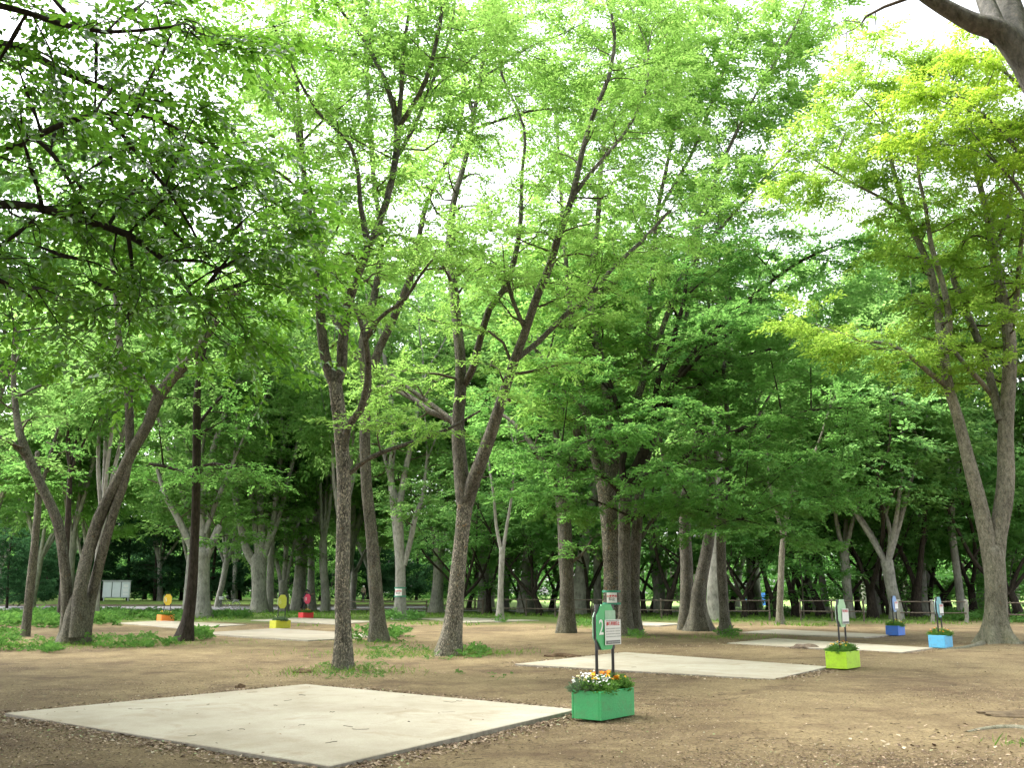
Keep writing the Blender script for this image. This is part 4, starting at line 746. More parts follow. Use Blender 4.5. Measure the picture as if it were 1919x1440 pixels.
def planter(near_px, near_py, colour, cname, sign_col, sign_label, box_label, mark=None, notice=False, h=.33, seed=0, edge=None, flowers=(), sign_z=(.80, 1.335), mark_col=None):
    C = G(near_px, near_py); c = C+U*.37+Vv*.21; c[2] = 0; z0 = float(gz(c[0], c[1])); root = empty('planter', (c[0], c[1], z0), UA); tag(root, box_label, 'planter', 'painted planters with number signs')
    mb = MB(); wl, ws, t = .74, .42, .03
    bm_ = bmesh_box = None
    for (cx, cy, dx, dy) in ((0, -ws/2+t/2, wl, t), (0, ws/2-t/2, wl, t), (-wl/2+t/2, 0, t, ws-2*t), (wl/2-t/2, 0, t, ws-2*t)): mb.box((cx, cy, h/2+.01), (dx, dy, h-.02))
    mb.box((0, 0, .03), (wl-.09, ws-.09, .03))
    o = mb.build('box', [paint(cname+'_paint', colour, .55, .10, 55, .35, dirt=.45)], root); bv = o.modifiers.new('bevel', 'BEVEL'); bv.width = .008; bv.segments = 2; bv.limit_method = 'ANGLE'
    mb = MB(); mb.box((0, 0, h-.05), (wl-2*t-.004, ws-2*t-.004, .03)); mb.build('soil', [SOIL], root)
    # sign
    sc = c+U*.05-Vv*.02; sg = empty('number_sign', (sc[0], sc[1], z0), UA); tag(sg, sign_label, 'sign', 'number signs in the planters')
    zb, zt = sign_z; zc = (zb+zt)/2; hh = zt-zb
    for s in (-1, 1):
        mb = MB(); tubes(mb, np.array([(s*.18, .02, h-.06), (s*.18, .02, zc), (s*.18, .02, zt)]), np.full(3, .019), 10, 0, cap=True); mb.build('post', [BLACK], sg)
    Rm = Matrix(((1, 0, 0), (0, 0, -1), (0, 1, 0))).to_4x4()   # board frame: x along, y up, z out to the front
    def onb(o, z=0.): o.matrix_local = Matrix.Translation((0, 0, zc)) @ Rm; return o
    mb = MB(); prism(mb, rect(.405, hh, 0, 0, -.002), .012); onb(mb.build('backing_panel', [BLACK], sg))
    mb = MB(); prism(mb, board_pts(.41, hh+.004, .10, .13, .012), .013); onb(mb.build('board', [paint(cname+'_sign', sign_col, .4, .06, 20, .03)], sg))
    mb = MB(); prism(mb, board_pts(.41, hh-.03, .10, .13, -.046), .013); onb(mb.build('rear_board', [paint(cname+'_sign_rear', tuple(np.array(sign_col)*.5+.25), .4, .06, 20, .03)], sg))
    if mark:
        me = text_mesh(mark, .255, .003); me.materials.append(mark_col or WHITE); o = bpy.data.objects.new('number', me); COL.objects.link(o); o.parent = sg; o.matrix_local = Matrix.Translation((0, 0, zc)) @ Rm @ Matrix.Translation((-.115, -.01, .0135)) @ Matrix.Diagonal((.85, 1, 1, 1))
    if notice:
        n = empty('notice', (0, 0, 0)); n.parent = sg; onb(n); nb = notice
        mb = MB(); prism(mb, rect(.36, .30, .125, -.065, .026), .003); mb.build('paper', [PAPER], n)
        mb = MB(); prism(mb, rect(.30, .006, .12, .072, .0285), .001); prism(mb, rect(.32, .042, .125, -.185, .0285), .001); mb.build('dark_band', [DARK_INK], n)
        if nb == 2:
            mb = MB(); prism(mb, rect(.235, .115, .085, .14, .0155), .002); mb.build('clear_sleeve', [SLEEVE], n)
            mb = MB(); rg = np.random.default_rng(3)
            for r_ in range(4):
                x = -.03
                while x < .27:
                    w = rg.uniform(.012, .05); prism(mb, rect(w, .010, x+w/2, -.022-.032*r_, .0285), .001); x += w+rg.uniform(.004, .012)
            mb.build('small_print', [GREY_INK], n)
            mb = MB(); x = -.0
            while x < .24: w = rg.uniform(.02, .05); prism(mb, rect(w, .014, x+w/2, -.185, .0300), .001); x += w+.006
            mb.build('band_print', [GREY_INK], n)
        me = text_mesh('無断利用禁止', .05, .0012); me.materials.append(RED_INK); o = bpy.data.objects.new('headline', me); COL.objects.link(o); o.parent = n; o.matrix_local = Matrix.Translation((.125, .035, .029))
    rg = np.random.default_rng(seed)
    for k, (lab, fx, fy, rad, fh, ns, cols, nbl, lf, br) in enumerate(flowers):
        p = c+U*fx+Vv*fy; plant(lab, (p[0], p[1], z0+h-.04), 'flowers', rad, fh, ns, cols, nbl, lf, .8, seed*10+k, br, 'flowers growing in the planters')
    return c
planter(1127, 1356, (.05, .40, .13), 'green', (.055, .42, .14), 'green octagonal sign on black posts reading 2 with a notice taped to it', 'green planter box in front with white and orange flowers', '2', 2, .345, 1,
    flowers=[('white flowers spilling over the left end of the green planter', -.25, .09, .15, .13, 130, ['white', 'white', 'cream'], 46, LEAF_GREYISH, .017), ('white flowers along the near edge of the green planter', -.17, -.08, .14, .12, 130, ['white'], 34, LEAF_FLOW, .017),
             ('white flowers at the back corner of the green planter', -.02, .11, .12, .13, 90, ['white'], 18, LEAF_GREYISH, .016), ('yellow flowers beside the left post of the green sign', -.05, .02, .11, .17, 80, ['yellow', 'orange'], 8, LEAF_FLOW, .032), ('orange flowers in front of the right post of the green sign', .20, .02, .12, .16, 90, ['orange', 'yellow'], 7, LEAF_FLOW, .034), ('leafy plant with few blooms at the right end of the green planter', .25, -.05, .13, .12, 120, ['yellow'], 3, LEAF_FLOW, .02), ('yellow flowers at the far left end of the green planter', -.28, .0, .09, .15, 40, ['yellow'], 5, LEAF_FLOW, .02)])
fl = lambda w, cols, n=16, lf=None: [(w, 0, 0, .25, .15, 280, cols, n, lf or LEAF_FLOW, .026)]
planter(1588, 1257, (.40, .66, .02), 'lime', (.32, .55, .32), 'pale green octagonal sign seen edge on above the lime planter', 'lime green planter box at the corner of the second pad', None, 1, .34, 2, flowers=[('white flowers at the left of the lime green planter', -.18, .02, .17, .13, 180, ['white', 'yellow'], 16, LEAF_FLOW, .022), ('orange flowers at the right of the lime green planter', .15, 0, .17, .15, 180, ['orange', 'yellow'], 9, LEAF_FLOW, .026)])
planter(1772, 1217, (.12, .47, .78), 'sky_blue', (.16, .42, .50), 'pale teal octagonal sign above the sky blue planter', 'sky blue planter box near the large right hand tree', None, 1, .34, 3, flowers=fl('orange flowers with long leaves in the sky blue planter', ['orange', 'cream', 'orange'], 14))
planter(1684, 1193, (.035, .15, .56), 'royal_blue', (.16, .30, .62), 'blue octagonal sign above the royal blue planter', 'royal blue planter box at the end of the narrow far pad', None, 1, .34, 4, flowers=fl('cream and yellow flowers in the royal blue planter', ['cream', 'yellow'], 18))
planter(302, 1166, (.90, .27, .04), 'orange', (.85, .55, .04), 'yellow octagonal sign above the orange planter', 'orange planter box on the far left pad', '5', False, .33, 5, flowers=fl('pale yellow flowers in the orange planter', ['cream', 'yellow'], 14))
planter(517, 1180, (.50, .50, .015), 'olive', (.42, .46, .02), 'olive yellow octagonal sign above the olive planter', 'olive yellow planter box at the back of the darkened pad', '6', False, .33, 6, flowers=fl('dusty grey green plants in the olive planter', ['cream'], 4, LEAF_GREYISH), mark_col=paint('faded_mark', (.5, .55, .2), .5))
planter(568, 1160, (.72, .03, .035), 'red', (.80, .07, .16), 'red octagonal sign above the red planter', 'red planter box behind the thin far pad', '8', False, .33, 7, flowers=fl('orange and yellow flowers in the red planter', ['orange', 'yellow', 'cream'], 20))
# ================================================================== FENCES
FW = barkmat('fence_wood', (.11, .09, .07), (.05, .042, .033), (.18, .15, .12), scale=12, bump=.5); FC = paint('fence_post', (.25, .24, .20), .9, .25, 10, .4)
def log(mb, a, b, r, mat=0, seed=0):
    rng = np.random.default_rng(seed); a = np.array(a, float); b = np.array(b, float); t = np.linspace(0, 1, 7)[:, None]; p = a+(b-a)*t+rng.normal(0, r*.18, (7, 3)); tubes(mb, p, np.full(7, r)*(1+rng.normal(0, .06, 7)), 8, mat, cap=True)
def fence(label, pts, tops, pm, pr=.048, rr=.03, step=2.):
    """pts: plan points; posts every step, two round rails"""
    pts = np.array(pts, float); root = empty('log_fence', (*pts[0], 0)); tag(root, label, 'fence', 'log rail fences'); o0 = np.array((*pts[0], 0)); k = 0
    for a, b in zip(pts[:-1], pts[1:]):
        L_ = np.linalg.norm(b-a); n = max(1, round(L_/step)); off = .07*nrm(np.array((b[1]-a[1], a[0]-b[0])))
        for i in range(n+1 if (b == pts[-1]).all() else n):
            q = a+(b-a)*i/n; mb = MB(); log(mb, (q[0], q[1], -.2), (q[0], q[1], tops[0]+.09), pr, 0, k); o = mb.build('post', [pm], root); o.data.transform(Matrix.Translation(-Vector(o0))); k += 1
        for h in tops:
            for i in range(n):
                q = a+(b-a)*(i/n); q2 = a+(b-a)*((i+1)/n); mb = MB(); log(mb, (q[0]+off[0], q[1]+off[1], h), (q2[0]+off[0], q2[1]+off[1], h), rr, 0, k); o = mb.build('rail', [FW], root); o.data.transform(Matrix.Translation(-Vector(o0))); k += 1
    return root
def XY(px, Y): d = ray(px, 1108); return (d[0]/d[1]*Y, Y)
fence('log fence with two rails on the left between road and pads', [XY(655, 66), XY(800, 66)], (.80, .36), FW)
fence('short log fence behind the flared flaky tree', [XY(866, 66), XY(905, 66)], (.86, .36), FW, .09)
fence('log fence with two rails behind the maple and the stout brown tree', [XY(935, 63), XY(1040, 60), XY(1180, 58), XY(1300, 54)], (.98, .45), FW)
fence('log fence with two rails behind the fused pair of trees', [XY(1335, 53), XY(1440, 52.5)], (1.0, .48), FW)
fence('log fence with two rails behind the lime green planter', [XY(1498, 52), XY(1616, 51)], (1.0, .48), FW)
fence('fence with thick pale posts behind the two blue planters', [XY(1682, 50), XY(1808, 49)], (.98, .45), FC, .10, .03, 1.65)
fence('log fence at the far right beyond the large grey tree', [XY(1885, 47), XY(1990, 46)], (.95, .42), FW)

# ================================================================== NOTICE BOARD ACROSS THE ROAD
c = P(216.5, 1124, 108); gzz = float(gz(c[0], 108)); root = empty('notice_board', (c[0], 108, gzz)); tag(root, 'pale grey three panel notice board on the verge across the road', 'notice board')
GM = paint('grey_metal', (.36, .40, .38), .5, .08, 6, .03); PANEL = paint('board_panel', (.46, .52, .52), .35, .08, 2, .0); DK = paint('dark_gap', (.10, .13, .12), .7)
mb = MB(); mb.box((0, .1, 1.25), (2.95, .12, 1.75)); mb.build('cabinet', [GM], root)
for k in (-1, 0, 1):
    mb = MB(); mb.box((k*.97, .03, 1.23), (.86, .03, 1.55)); mb.build('panel', [PANEL], root)
for k in (-.485, .485): mb = MB(); mb.box((k, .03, 1.23), (.07, .03, 1.6)); mb.build('mullion', [DK], root)
mb = MB(); mb.box((0, .03, 2.155), (3.05, .34, .06)); mb.build('roof', [GM], root)
for k in (-1.3, 1.3): mb = MB(); mb.box((k, .1, .19), (.09, .09, .377)); mb.build('leg', [GM], root)
for k, (z, w, h) in enumerate([(1.6, .5, .3), (1.15, .55, .35), (.75, .55, .25)]): mb = MB(); mb.box((1.0, .008, z), (w, .01, h)); mb.build('paper', [paint('pinned_paper', (.58, .60, .58), .7)], root)

# ================================================================== BICYCLE
SIL = paint('bare_metal', (.55, .55, .55), .3, .1, 20, 0, .8); TYRE = paint('tyre_rubber', (.02, .02, .02), .8)
bx, by = XY(431, 82); root = empty('bicycle', (bx, by, .035)); tag(root, 'black city bicycle with a white front basket parked on the road', 'bicycle')
def ring(mb, c, r, t, n=28, mat=0):
    th = np.linspace(0, 2*math.pi, n+1); p = np.c_[c[0]+r*np.cos(th), np.full(n+1, c[1]), c[2]+r*np.sin(th)]; tubes(mb, p, np.full(n+1, t), 6, mat)
def bar(mb, pts, r, mat=0): tubes(mb, np.array(pts, float), np.full(len(pts), r), 7, mat, cap=True)
for x in (-.54, .54):
    w = empty('wheel', (x, 0, .33)); w.parent = root
    mb = MB(); ring(mb, (0, 0, 0), .315, .018); mb.build('tyre', [TYRE], w); mb = MB(); ring(mb, (0, 0, 0), .295, .010)
    for a in np.linspace(0, math.pi, 7)[:-1]: bar(mb, [(.29*math.cos(a), 0, .29*math.sin(a)), (-.29*math.cos(a), 0, -.29*math.sin(a))], .003)
    mb.build('rim', [SIL], w)
mb = MB()
for p in ([(.54, 0, .33), (.08, 0, .28), (-.42, 0, .80), (-.54, 0, .33)], [(.54, 0, .33), (.20, 0, .72), (.08, 0, .28)], [(.16, 0, .62), (-.38, 0, .70)], [(.22, 0, .78), (.08, 0, .28)]): bar(mb, p, .018)
mb.build('frame', [BLACK], root)
mb = MB(); bar(mb, [(-.42, 0, .78), (-.38, 0, 1.02)], .016); bar(mb, [(-.18, -.28, 1.06), (-.34, -.22, 1.06), (-.38, 0, 1.03), (-.34, .22, 1.06), (-.18, .28, 1.06)], .014); mb.build('handlebar', [SIL], root)
mb = MB(); mb.box((.24, 0, .84), (.26, .17, .07), 0, 0, .8); mb.build('saddle', [BLACK], root)
mb = MB(); mb.box((-.66, 0, .90), (.30, .34, .26), 0, 0, 1.12); o = mb.build('basket', [WHITE], root)
mb = MB(); mb.box((-.16, 0, .98), (.24, .22, .26), 0, 0, .7); o = mb.build('hanging_bag', [BLACK], root); o.modifiers.new('bevel', 'BEVEL').width = .05
mb = MB(); th = np.linspace(.2, 2.6, 12); tubes(mb, np.c_[.54+.36*np.cos(th), 0*th, .33+.36*np.sin(th)], np.full(12, .022), 6); mb.build('mudguard', [SIL], root)
mb = MB(); mb.box((.56, 0, .74), (.42, .14, .025)); bar(mb, [(.70, .06, .73), (.56, .06, .34)], .008); mb.build('rear_carrier', [SIL], root)
mb = MB(); bar(mb, [(.08, -.08, .28), (.20, -.10, .20)], .012); bar(mb, [(.08, .08, .28), (-.04, .10, .37)], .012); mb.box((.21, -.14, .19), (.09, .08, .02)); mb.box((-.05, .14, .38), (.09, .08, .02)); ring(mb, (.08, -.04, .28), .09, .008, 16); mb.build('pedal_crank', [SIL], root)

# ================================================================== PEOPLE
def skin(name, verts, edges, radii, mat, parent, sub=1):
    me = bpy.data.meshes.new(name); me.from_pydata(verts, edges, []); o = bpy.data.objects.new(name, me); COL.objects.link(o)
    sk = o.modifiers.new('skin', 'SKIN'); sk.use_smooth_shade = True; o.modifiers.new('sub', 'SUBSURF').levels = sub; o.modifiers['sub'].render_levels = sub
    for v, r in zip(me.skin_vertices[0].data, radii): v.radius = (r, r) if np.isscalar(r) else r
    me.skin_vertices[0].data[0].use_root = True
    dg = bpy.context.evaluated_depsgraph_get(); m2 = bpy.data.meshes.new_from_object(o.evaluated_get(dg)); bpy.data.objects.remove(o)
    m2.materials.clear(); m2.materials.append(mat); m2.name = name; o = bpy.data.objects.new(name, m2); COL.objects.link(o); o.parent = parent; return o
SKIN = paint('skin', (.45, .28, .20), .6, .08, 10, 0); CL = {k: paint('cloth_'+k, v, .9, .15, 30, .2) for k, v in dict(pink=(.36, .24, .23), dark=(.03, .03, .035), navy=(.03, .035, .07), white=(.72, .72, .68), cap=(.06, .065, .10), shoe=(.25, .24, .22)).items()}
def person(label, loc, rz, J, colours):
    """J: joint dict; one continuous body, clothing as parts"""
    root = empty('person', loc, rz); tag(root, label, 'person'); A = lambda k: np.array(J[k])
    names = ['pelvis', 'waist', 'chest', 'neck', 'skull', 'crown', 'shL', 'elL', 'wrL', 'paL', 'shR', 'elR', 'wrR', 'paR', 'hipL', 'knL', 'anL', 'toL', 'hipR', 'knR', 'anR', 'toR']
    V = [A(n) for n in names]; ix = {n: i for i, n in enumerate(names)}
    E = [('pelvis','waist'),('waist','chest'),('chest','neck'),('neck','skull'),('skull','crown'),('chest','shL'),('shL','elL'),('elL','wrL'),('wrL','paL'),('chest','shR'),('shR','elR'),('elR','wrR'),('wrR','paR'),('pelvis','hipL'),('hipL','knL'),('knL','anL'),('anL','toL'),('pelvis','hipR'),('hipR','knR'),('knR','anR'),('anR','toR')]
    Rd = dict(pelvis=.13, waist=.12, chest=.14, neck=.055, skull=.095, crown=.075, sh=.065, el=.045, wr=.030, pa=.038, hip=.095, kn=.06, an=.042, to=.036)
    rad = [Rd.get(n, Rd.get(n[:-1])) for n in names]; edges = [(ix[a], ix[b]) for a, b in E]; V = [tuple(v) for v in V]; rad = list(rad)
    for s in 'LR':   # fingers and thumb, each a short bent chain rooted in the palm
        pa, wr = A('pa'+s), A('wr'+s); d = nrm(pa-wr); sd = nrm(np.cross(d, (0, 1, .2))); fr = np.cross(sd, d)
        for q, ln in ((-.03, .07), (-.01, .085), (.012, .08), (.032, .06)):
            k = len(V); V += [tuple(pa+sd*q+d*.02), tuple(pa+sd*q*1.1+d*(.02+ln*.55)-fr*.008), tuple(pa+sd*q*1.1+d*(.02+ln)-fr*.028)]; rad += [.011, .009, .007]; edges += [(ix['pa'+s], k), (k, k+1), (k+1, k+2)]
        k = len(V); V += [tuple(pa-sd*.045-d*.005), tuple(pa-sd*.062+d*.035-fr*.015)]; rad += [.012, .009]; edges += [(ix['pa'+s], k), (k, k+1)]
    skin('body', V, edges, rad, SKIN, root, 1)
    f = nrm(A('nose')-A('skull')); sk = A('skull')
    mb = MB(); up = nrm(A('crown')-A('skull')); sd = np.cross(f, up)
    tubes(mb, np.array([sk+f*.085+up*.02, sk+f*.12-up*.02]), np.array([.008, .016]), 6, 0, cap=True); mb.build('nose', [SKIN], root)
    for q in (-1, 1): mb = MB(); mb.box(sk+f*.088+sd*q*.034+up*.025, (.018, .018, .012)); mb.build('eye', [CL['dark']], root); mb = MB(); tubes(mb, np.array([sk+sd*q*.09-up*.03, sk+sd*q*.105, sk+sd*q*.09+up*.03]), np.array([.008, .014, .008]), 6, 0, cap=True); mb.build('ear', [SKIN], root)
    mb = MB(); mb.box(sk+f*.09-up*.055, (.05, .012, .01)); mb.build('mouth', [paint('lips', (.30, .12, .10), .6)], root)
    jk = ['pelvis', 'waist', 'chest', 'neck', 'shL', 'elL', 'wrL', 'shR', 'elR', 'wrR']; jx = {n: i for i, n in enumerate(jk)}
    P_ = [A(n) for n in jk]; P_[3] = A('chest')*.25+A('neck')*.75; P_[0] = A('pelvis')+np.array((0, 0, .0))
    P_[6] = A('elL')*.12+A('wrL')*.88; P_[9] = A('elR')*.12+A('wrR')*.88
    skin('jacket', [tuple(v) for v in P_], [(0,1),(1,2),(2,3),(2,4),(4,5),(5,6),(2,7),(7,8),(8,9)], [(.165,.135),(.16,.135),(.175,.145),.075,.085,.062,.050,.085,.062,.050], colours['jacket'], root)
    tk = ['pelvis', 'hipL', 'knL', 'anL', 'hipR', 'knR', 'anR']; skin('trousers', [tuple(A(n)+(np.array((0, 0, .03)) if n[:2] == 'an' else 0)) for n in tk], [(0,1),(1,2),(2,3),(0,4),(4,5),(5,6)], [.15,.115,.080,.062,.115,.080,.062], colours['trousers'], root)
    for s in 'LR': mb = MB(); a, t = A('an'+s), A('to'+s); a = np.array((a[0], a[1], .05)); d = t-a; d[2] = 0; d = nrm(d); tubes(mb, np.array([a-d*.06, a, a+d*.10, a+d*.19])+np.array((0, 0, -.005)), np.array([.03, .048, .044, .026]), 8, 0, cap=True); mb.build('shoe', [CL['shoe']], root)
    mb = MB(); c = sk+up*.05; tubes(mb, np.array([c-up*.02, c+up*.02, c+up*.06, c+up*.085, c+up*.10]), np.array([.118, .116, .10, .06, .01]), 14)
    if colours.get('brim') == 'all': tubes(mb, np.array([c-up*.035, c-up*.02]), np.array([.165, .118]), 14)
    else: tubes(mb, np.array([c-up*.02+f*.09, c-up*.025+f*.19]), np.array([.07, .045]), 8, 0, cap=True)
    mb.build('hat', [colours['hat']], root)
    return root
stand = dict(pelvis=(0,0,.88), waist=(0,0,1.02), chest=(0,.01,1.22), neck=(0,.02,1.38), skull=(0,.035,1.49), crown=(0,.03,1.56), nose=(0,.2,1.48), shL=(-.17,0,1.31), elL=(-.22,-.02,1.05), wrL=(-.21,.06,.83), paL=(-.21,.08,.77), shR=(.17,0,1.31), elR=(.225,-.04,1.05), wrR=(.22,.02,.82), paR=(.22,.03,.76), hipL=(-.085,0,.82), knL=(-.09,.10,.46), anL=(-.09,.05,.08), toL=(-.09,.20,.04), hipR=(.085,0,.82), knR=(.09,-.04,.45), anR=(.09,-.20,.10), toR=(.09,-.08,.04))
x, y = XY(681, 108); person('person in a white hat and dusty pink jacket walking away along the road verge', (x, y, float(gz(x, y))), math.radians(-14), stand, dict(jacket=CL['pink'], trousers=CL['dark'], hat=CL['white'], brim='all'))
lean = dict(pelvis=(0,0,.86), waist=(.05,0,.98), chest=(.16,0,1.16), neck=(.20,0,1.32), skull=(.22,.0,1.43), crown=(.20,.0,1.51), nose=(.37,0,1.42), shL=(.15,.17,1.25), elL=(.40,.20,1.08), wrL=(.60,.18,1.20), paL=(.66,.17,1.23), shR=(.15,-.17,1.25), elR=(.38,-.21,1.08), wrR=(.58,-.2,1.2), paR=(.64,-.19,1.23), hipL=(0,.085,.80), knL=(.10,.09,.44), anL=(.02,.09,.08), toL=(.17,.09,.04), hipR=(0,-.085,.80), knR=(-.04,-.09,.44), anR=(-.2,-.09,.10), toR=(-.06,-.09,.04))
x, y = XY(570, 77); person('person in a dark cap and navy jacket leaning to the right behind the red sign', (x, y, .035), 0., lean, dict(jacket=CL['navy'], trousers=CL['dark'], hat=CL['cap']))

# ================================================================== NOTICES BANDED ROUND TWO TRUNKS
def trunk_notice(label, px, Y, py0, py1, rad_px, wpx, l1, l2, sidepx, face):
    c = P(px, (py0+py1)/2, Y); h = (py1-py0)/F*Y; r = rad_px/F*Y; root = empty('tree_notice', c); tag(root, label, 'notice', 'notices banded round trunks')
    for z in (-h/2+.03, h/2-.03): mb = MB(); tubes(mb, np.array([(0, 0, z-.035), (0, 0, z+.035)]), np.full(2, r+.012), 24); mb.build('green_band', [MARK], root)
    w = wpx/F*Y; n = 9; a0 = -math.pi/2+face; sp = w/r; th = np.linspace(a0-sp/2, a0+sp/2, n); mb = MB(); rr = r+.025
    v = [(rr*math.cos(t), rr*math.sin(t), z) for z in (-h/2+.06, h/2-.07) for t in th]; mb.add(v, [(k, k+1, n+k+1, n+k) for k in range(n-1)], 0, True)
    mb.build('paper', [PAPER], root)
    for txt, z, mt, s in ((l1, .085*h, RED_INK, .19), (l2, -.13*h, DARK_INK if l2 == '禁止' and face < 0 else RED_INK, .24)):
        me = text_mesh(txt, s*h, .006*h)
        for vv in me.vertices: t = a0+vv.co.x/rr; vv.co = ((rr+.004)*math.cos(t), (rr+.004)*math.sin(t), z+vv.co.y)
        me.materials.append(mt); o = bpy.data.objects.new('lettering', me); COL.objects.link(o); o.parent = root
trunk_notice('white notice with red lettering held by green bands on the pale grey trunk', 750, 53.4, 1102, 1119, 10.9, 13, '火気使用', '禁止', 0, -.22)
trunk_notice('small cream notice between green bands on the massive mottled trunk', 1146, 33.85, 1108, 1133, 16.2, 18, '火気使用', '禁止', 0, -.06)

# ================================================================== WEEDS, LITTER, SMALL THINGS
rng = np.random.default_rng(11)
TP_WEED = templates(21, 8, L=.26, n=8, ll=.13, lw=.085, droop=.6, lift=.35)
def patch(mb, px0, px1, py0, py1, n, h, sc=1., dens=None):
    px = rng.uniform(px0, px1, n); py = rng.uniform(py0, py1, n); g = np.array([G(a, b) for a, b in zip(px, py)]); cl = np.sin(g[:, 0]*1.7+g[:, 1]*.6)+np.sin(g[:, 0]*.6-g[:, 1]*1.3)+rng.normal(0, .7, n); k = cl > (dens if dens is not None else -.6); g = g[k]; m_ = len(g)
    if m_ == 0: return
    z = gz(g[:, 0], g[:, 1])+rng.random(m_)**1.3*h; a = rng.uniform(0, 6.28, m_); place_sprays(mb, rng, TP_WEED, np.c_[g[:, :2], z], np.c_[np.cos(a), np.sin(a), rng.uniform(-.1, .8, m_)], sc, 0, .4)
mb = MB()
for a in [(-60,118,1154,1176,1100,.36,1.2),(60,118,1152,1178,420,.4,1.2),(170,225,1154,1174,360,.4,1.2),(205,300,1150,1164,420,.3,1.2),(330,350,1152,1166,80,.3,1.2),(345,470,1151,1160,300,.2,1.2),(440,760,1149,1154,110,.08,.8),
          (-40,30,1190,1222,220,.3,.8),(20,110,1200,1222,150,.06,.5),(75,112,1216,1226,60,.15,.6),(150,175,1200,1210,50,.22,.7),(178,290,1196,1216,400,.12,.6),(305,325,1205,1212,25,.12,.8),(360,390,1192,1202,60,.25,1.),
          (660,690,1192,1204,60,.3,1.),(730,760,1192,1202,45,.25,1.),(690,800,1214,1236,200,.05,.38),(800,845,1222,1238,50,.08,.45),(860,915,1216,1234,110,.10,.5),(600,720,1244,1275,190,.06,.28),(915,960,1262,1280,16,.03,.28),(850,880,1258,1266,10,.03,.28),(700,760,1205,1215,40,.05,.35),
          (1080,1110,1170,1180,50,.15,1.),(930,950,1163,1170,40,.2,1.),(1180,1200,1192,1200,20,.12,.8),(1345,1380,1185,1198,50,.15,.9),(1440,1480,1150,1160,60,.4,1.5),(1770,1850,1150,1165,260,.3,1.4),(1885,1990,1158,1172,160,.25,1.3),(1880,1930,1392,1398,4,.03,.2)]: patch(mb, *a)
tag(mb.build('weeds', [LEAF_WEED]), 'green weeds and low ground cover round the trunks and along the verge', 'weeds', kind='stuff')
# grass blades beyond the pads and across the verge
mb = MB(); n = 26000; yy = rng.uniform(44, 100, n)**1.; yy = 44+(yy-44)*rng.random(n)**.6; xx = rng.uniform(-.62, .62, n)*yy; ok = (np.sin(xx*.8+yy*.5)+np.sin(xx*.35-yy*.9)+rng.normal(0, .6, n)+(yy-54)*.16 > 0) & ~((xx < -6) & (yy > 79)) & ~((yy > 69) & (yy < 80) & (xx > -9) & (xx < 30))
for q in PADS:
    cc = q.mean(0); ok &= (np.abs(xx-cc[0]) > 4.5) | (np.abs(yy-cc[1]) > 5)
xx, yy = xx[ok], yy[ok]; m_ = len(xx); a = rng.uniform(0, 6.28, m_); hgt = rng.uniform(.06, .24, m_); wd = .03; zz = gz(xx, yy)-.02; bx_, by_ = np.cos(a)*wd, np.sin(a)*wd; lx, ly = rng.normal(0, .12, (2, m_))
v = np.stack([np.c_[xx-bx_, yy-by_, zz], np.c_[xx+bx_, yy+by_, zz], np.c_[xx+bx_*.6+lx*.5, yy+by_*.6+ly*.5, zz+hgt*.6], np.c_[xx+lx, yy+ly, zz+hgt]], 1).reshape(-1, 3); mb.add(v, np.arange(m_*4).reshape(-1, 4))
for gp, gy, w_, d_, n_ in ((645,1262,1.1,.5,420),(760,1226,2.2,.7,700),(885,1226,1.2,.5,380),(80,1212,2.6,.8,800),(235,1208,2.6,.7,700),(1365,1196,1.6,.8,420),(1910,1396,.3,.1,30),(700,1206,1.,.6,260),(1190,1196,.7,.4,160),(1100,1178,1.6,.8,260)):
    g0 = G(gp, gy); n_ = int(n_*1.2); xx = g0[0]+rng.normal(0, w_*.6, n_); yy = g0[1]+rng.normal(0, d_, n_); m_ = n_; a = rng.uniform(0, 6.28, m_); hgt = rng.uniform(.04, .15, m_); wd = .006; zz = gz(xx, yy)-.01; bx_, by_ = np.cos(a)*wd, np.sin(a)*wd; lx, ly = rng.normal(0, .06, (2, m_))
    v = np.stack([np.c_[xx-bx_, yy-by_, zz], np.c_[xx+bx_, yy+by_, zz], np.c_[xx+bx_*.6+lx*.5, yy+by_*.6+ly*.5, zz+hgt*.6], np.c_[xx+lx, yy+ly, zz+hgt]], 1).reshape(-1, 3); mb.add(v, np.arange(m_*4).reshape(-1, 4))
tag(mb.build('grass', [LEAF_GRASS]), 'short green grass along the fences and verge', 'grass', kind='stuff')
for lab, px, py, s in [('broad leaved green plant at the left foot of the noticed grey trunk', 740, 1164, 1.), ('bushy green plant right of the noticed grey trunk', 778, 1163, 1.)]:
    g = G(px, py); plant(lab, (g[0], g[1], 0), 'plant', .34, .42, 46, ['white'], 0, LEAF_UNDER, 3.0, px, name='shrub')
# fallen leaves, chips and twigs
m, nt, N, L, out = newmat('fallen_leaf'); b = N('ShaderNodeBsdfPrincipled', Roughness=.8); L(b.outputs[0], out.inputs[0]); g_ = N('ShaderNodeNewGeometry'); r = ramp(N, [(0, (.08, .05, .03)), (.3, (.13, .085, .05)), (.6, (.24, .165, .10)), (.82, (.36, .27, .18)), (.955, (.42, .35, .25)), (.985, (.17, .26, .08)), (1, (.52, .48, .39))]); L(g_.outputs['Random Per Island'], r.inputs[0]); L(r.outputs[0], b.inputs['Base Color'])
def inpad(x, y):
    res = np.zeros(len(x), bool)
    for q in PADS:
        s = np.ones(len(x), bool); o = np.cross(q[1]-q[0], q[2]-q[1])
        for k in range(4): e = q[(k+1) % 4]-q[k]; s &= (e[0]*(y-q[k, 1])-e[1]*(x-q[k, 0]))*np.sign(o) > -.01
        res |= s
    return res
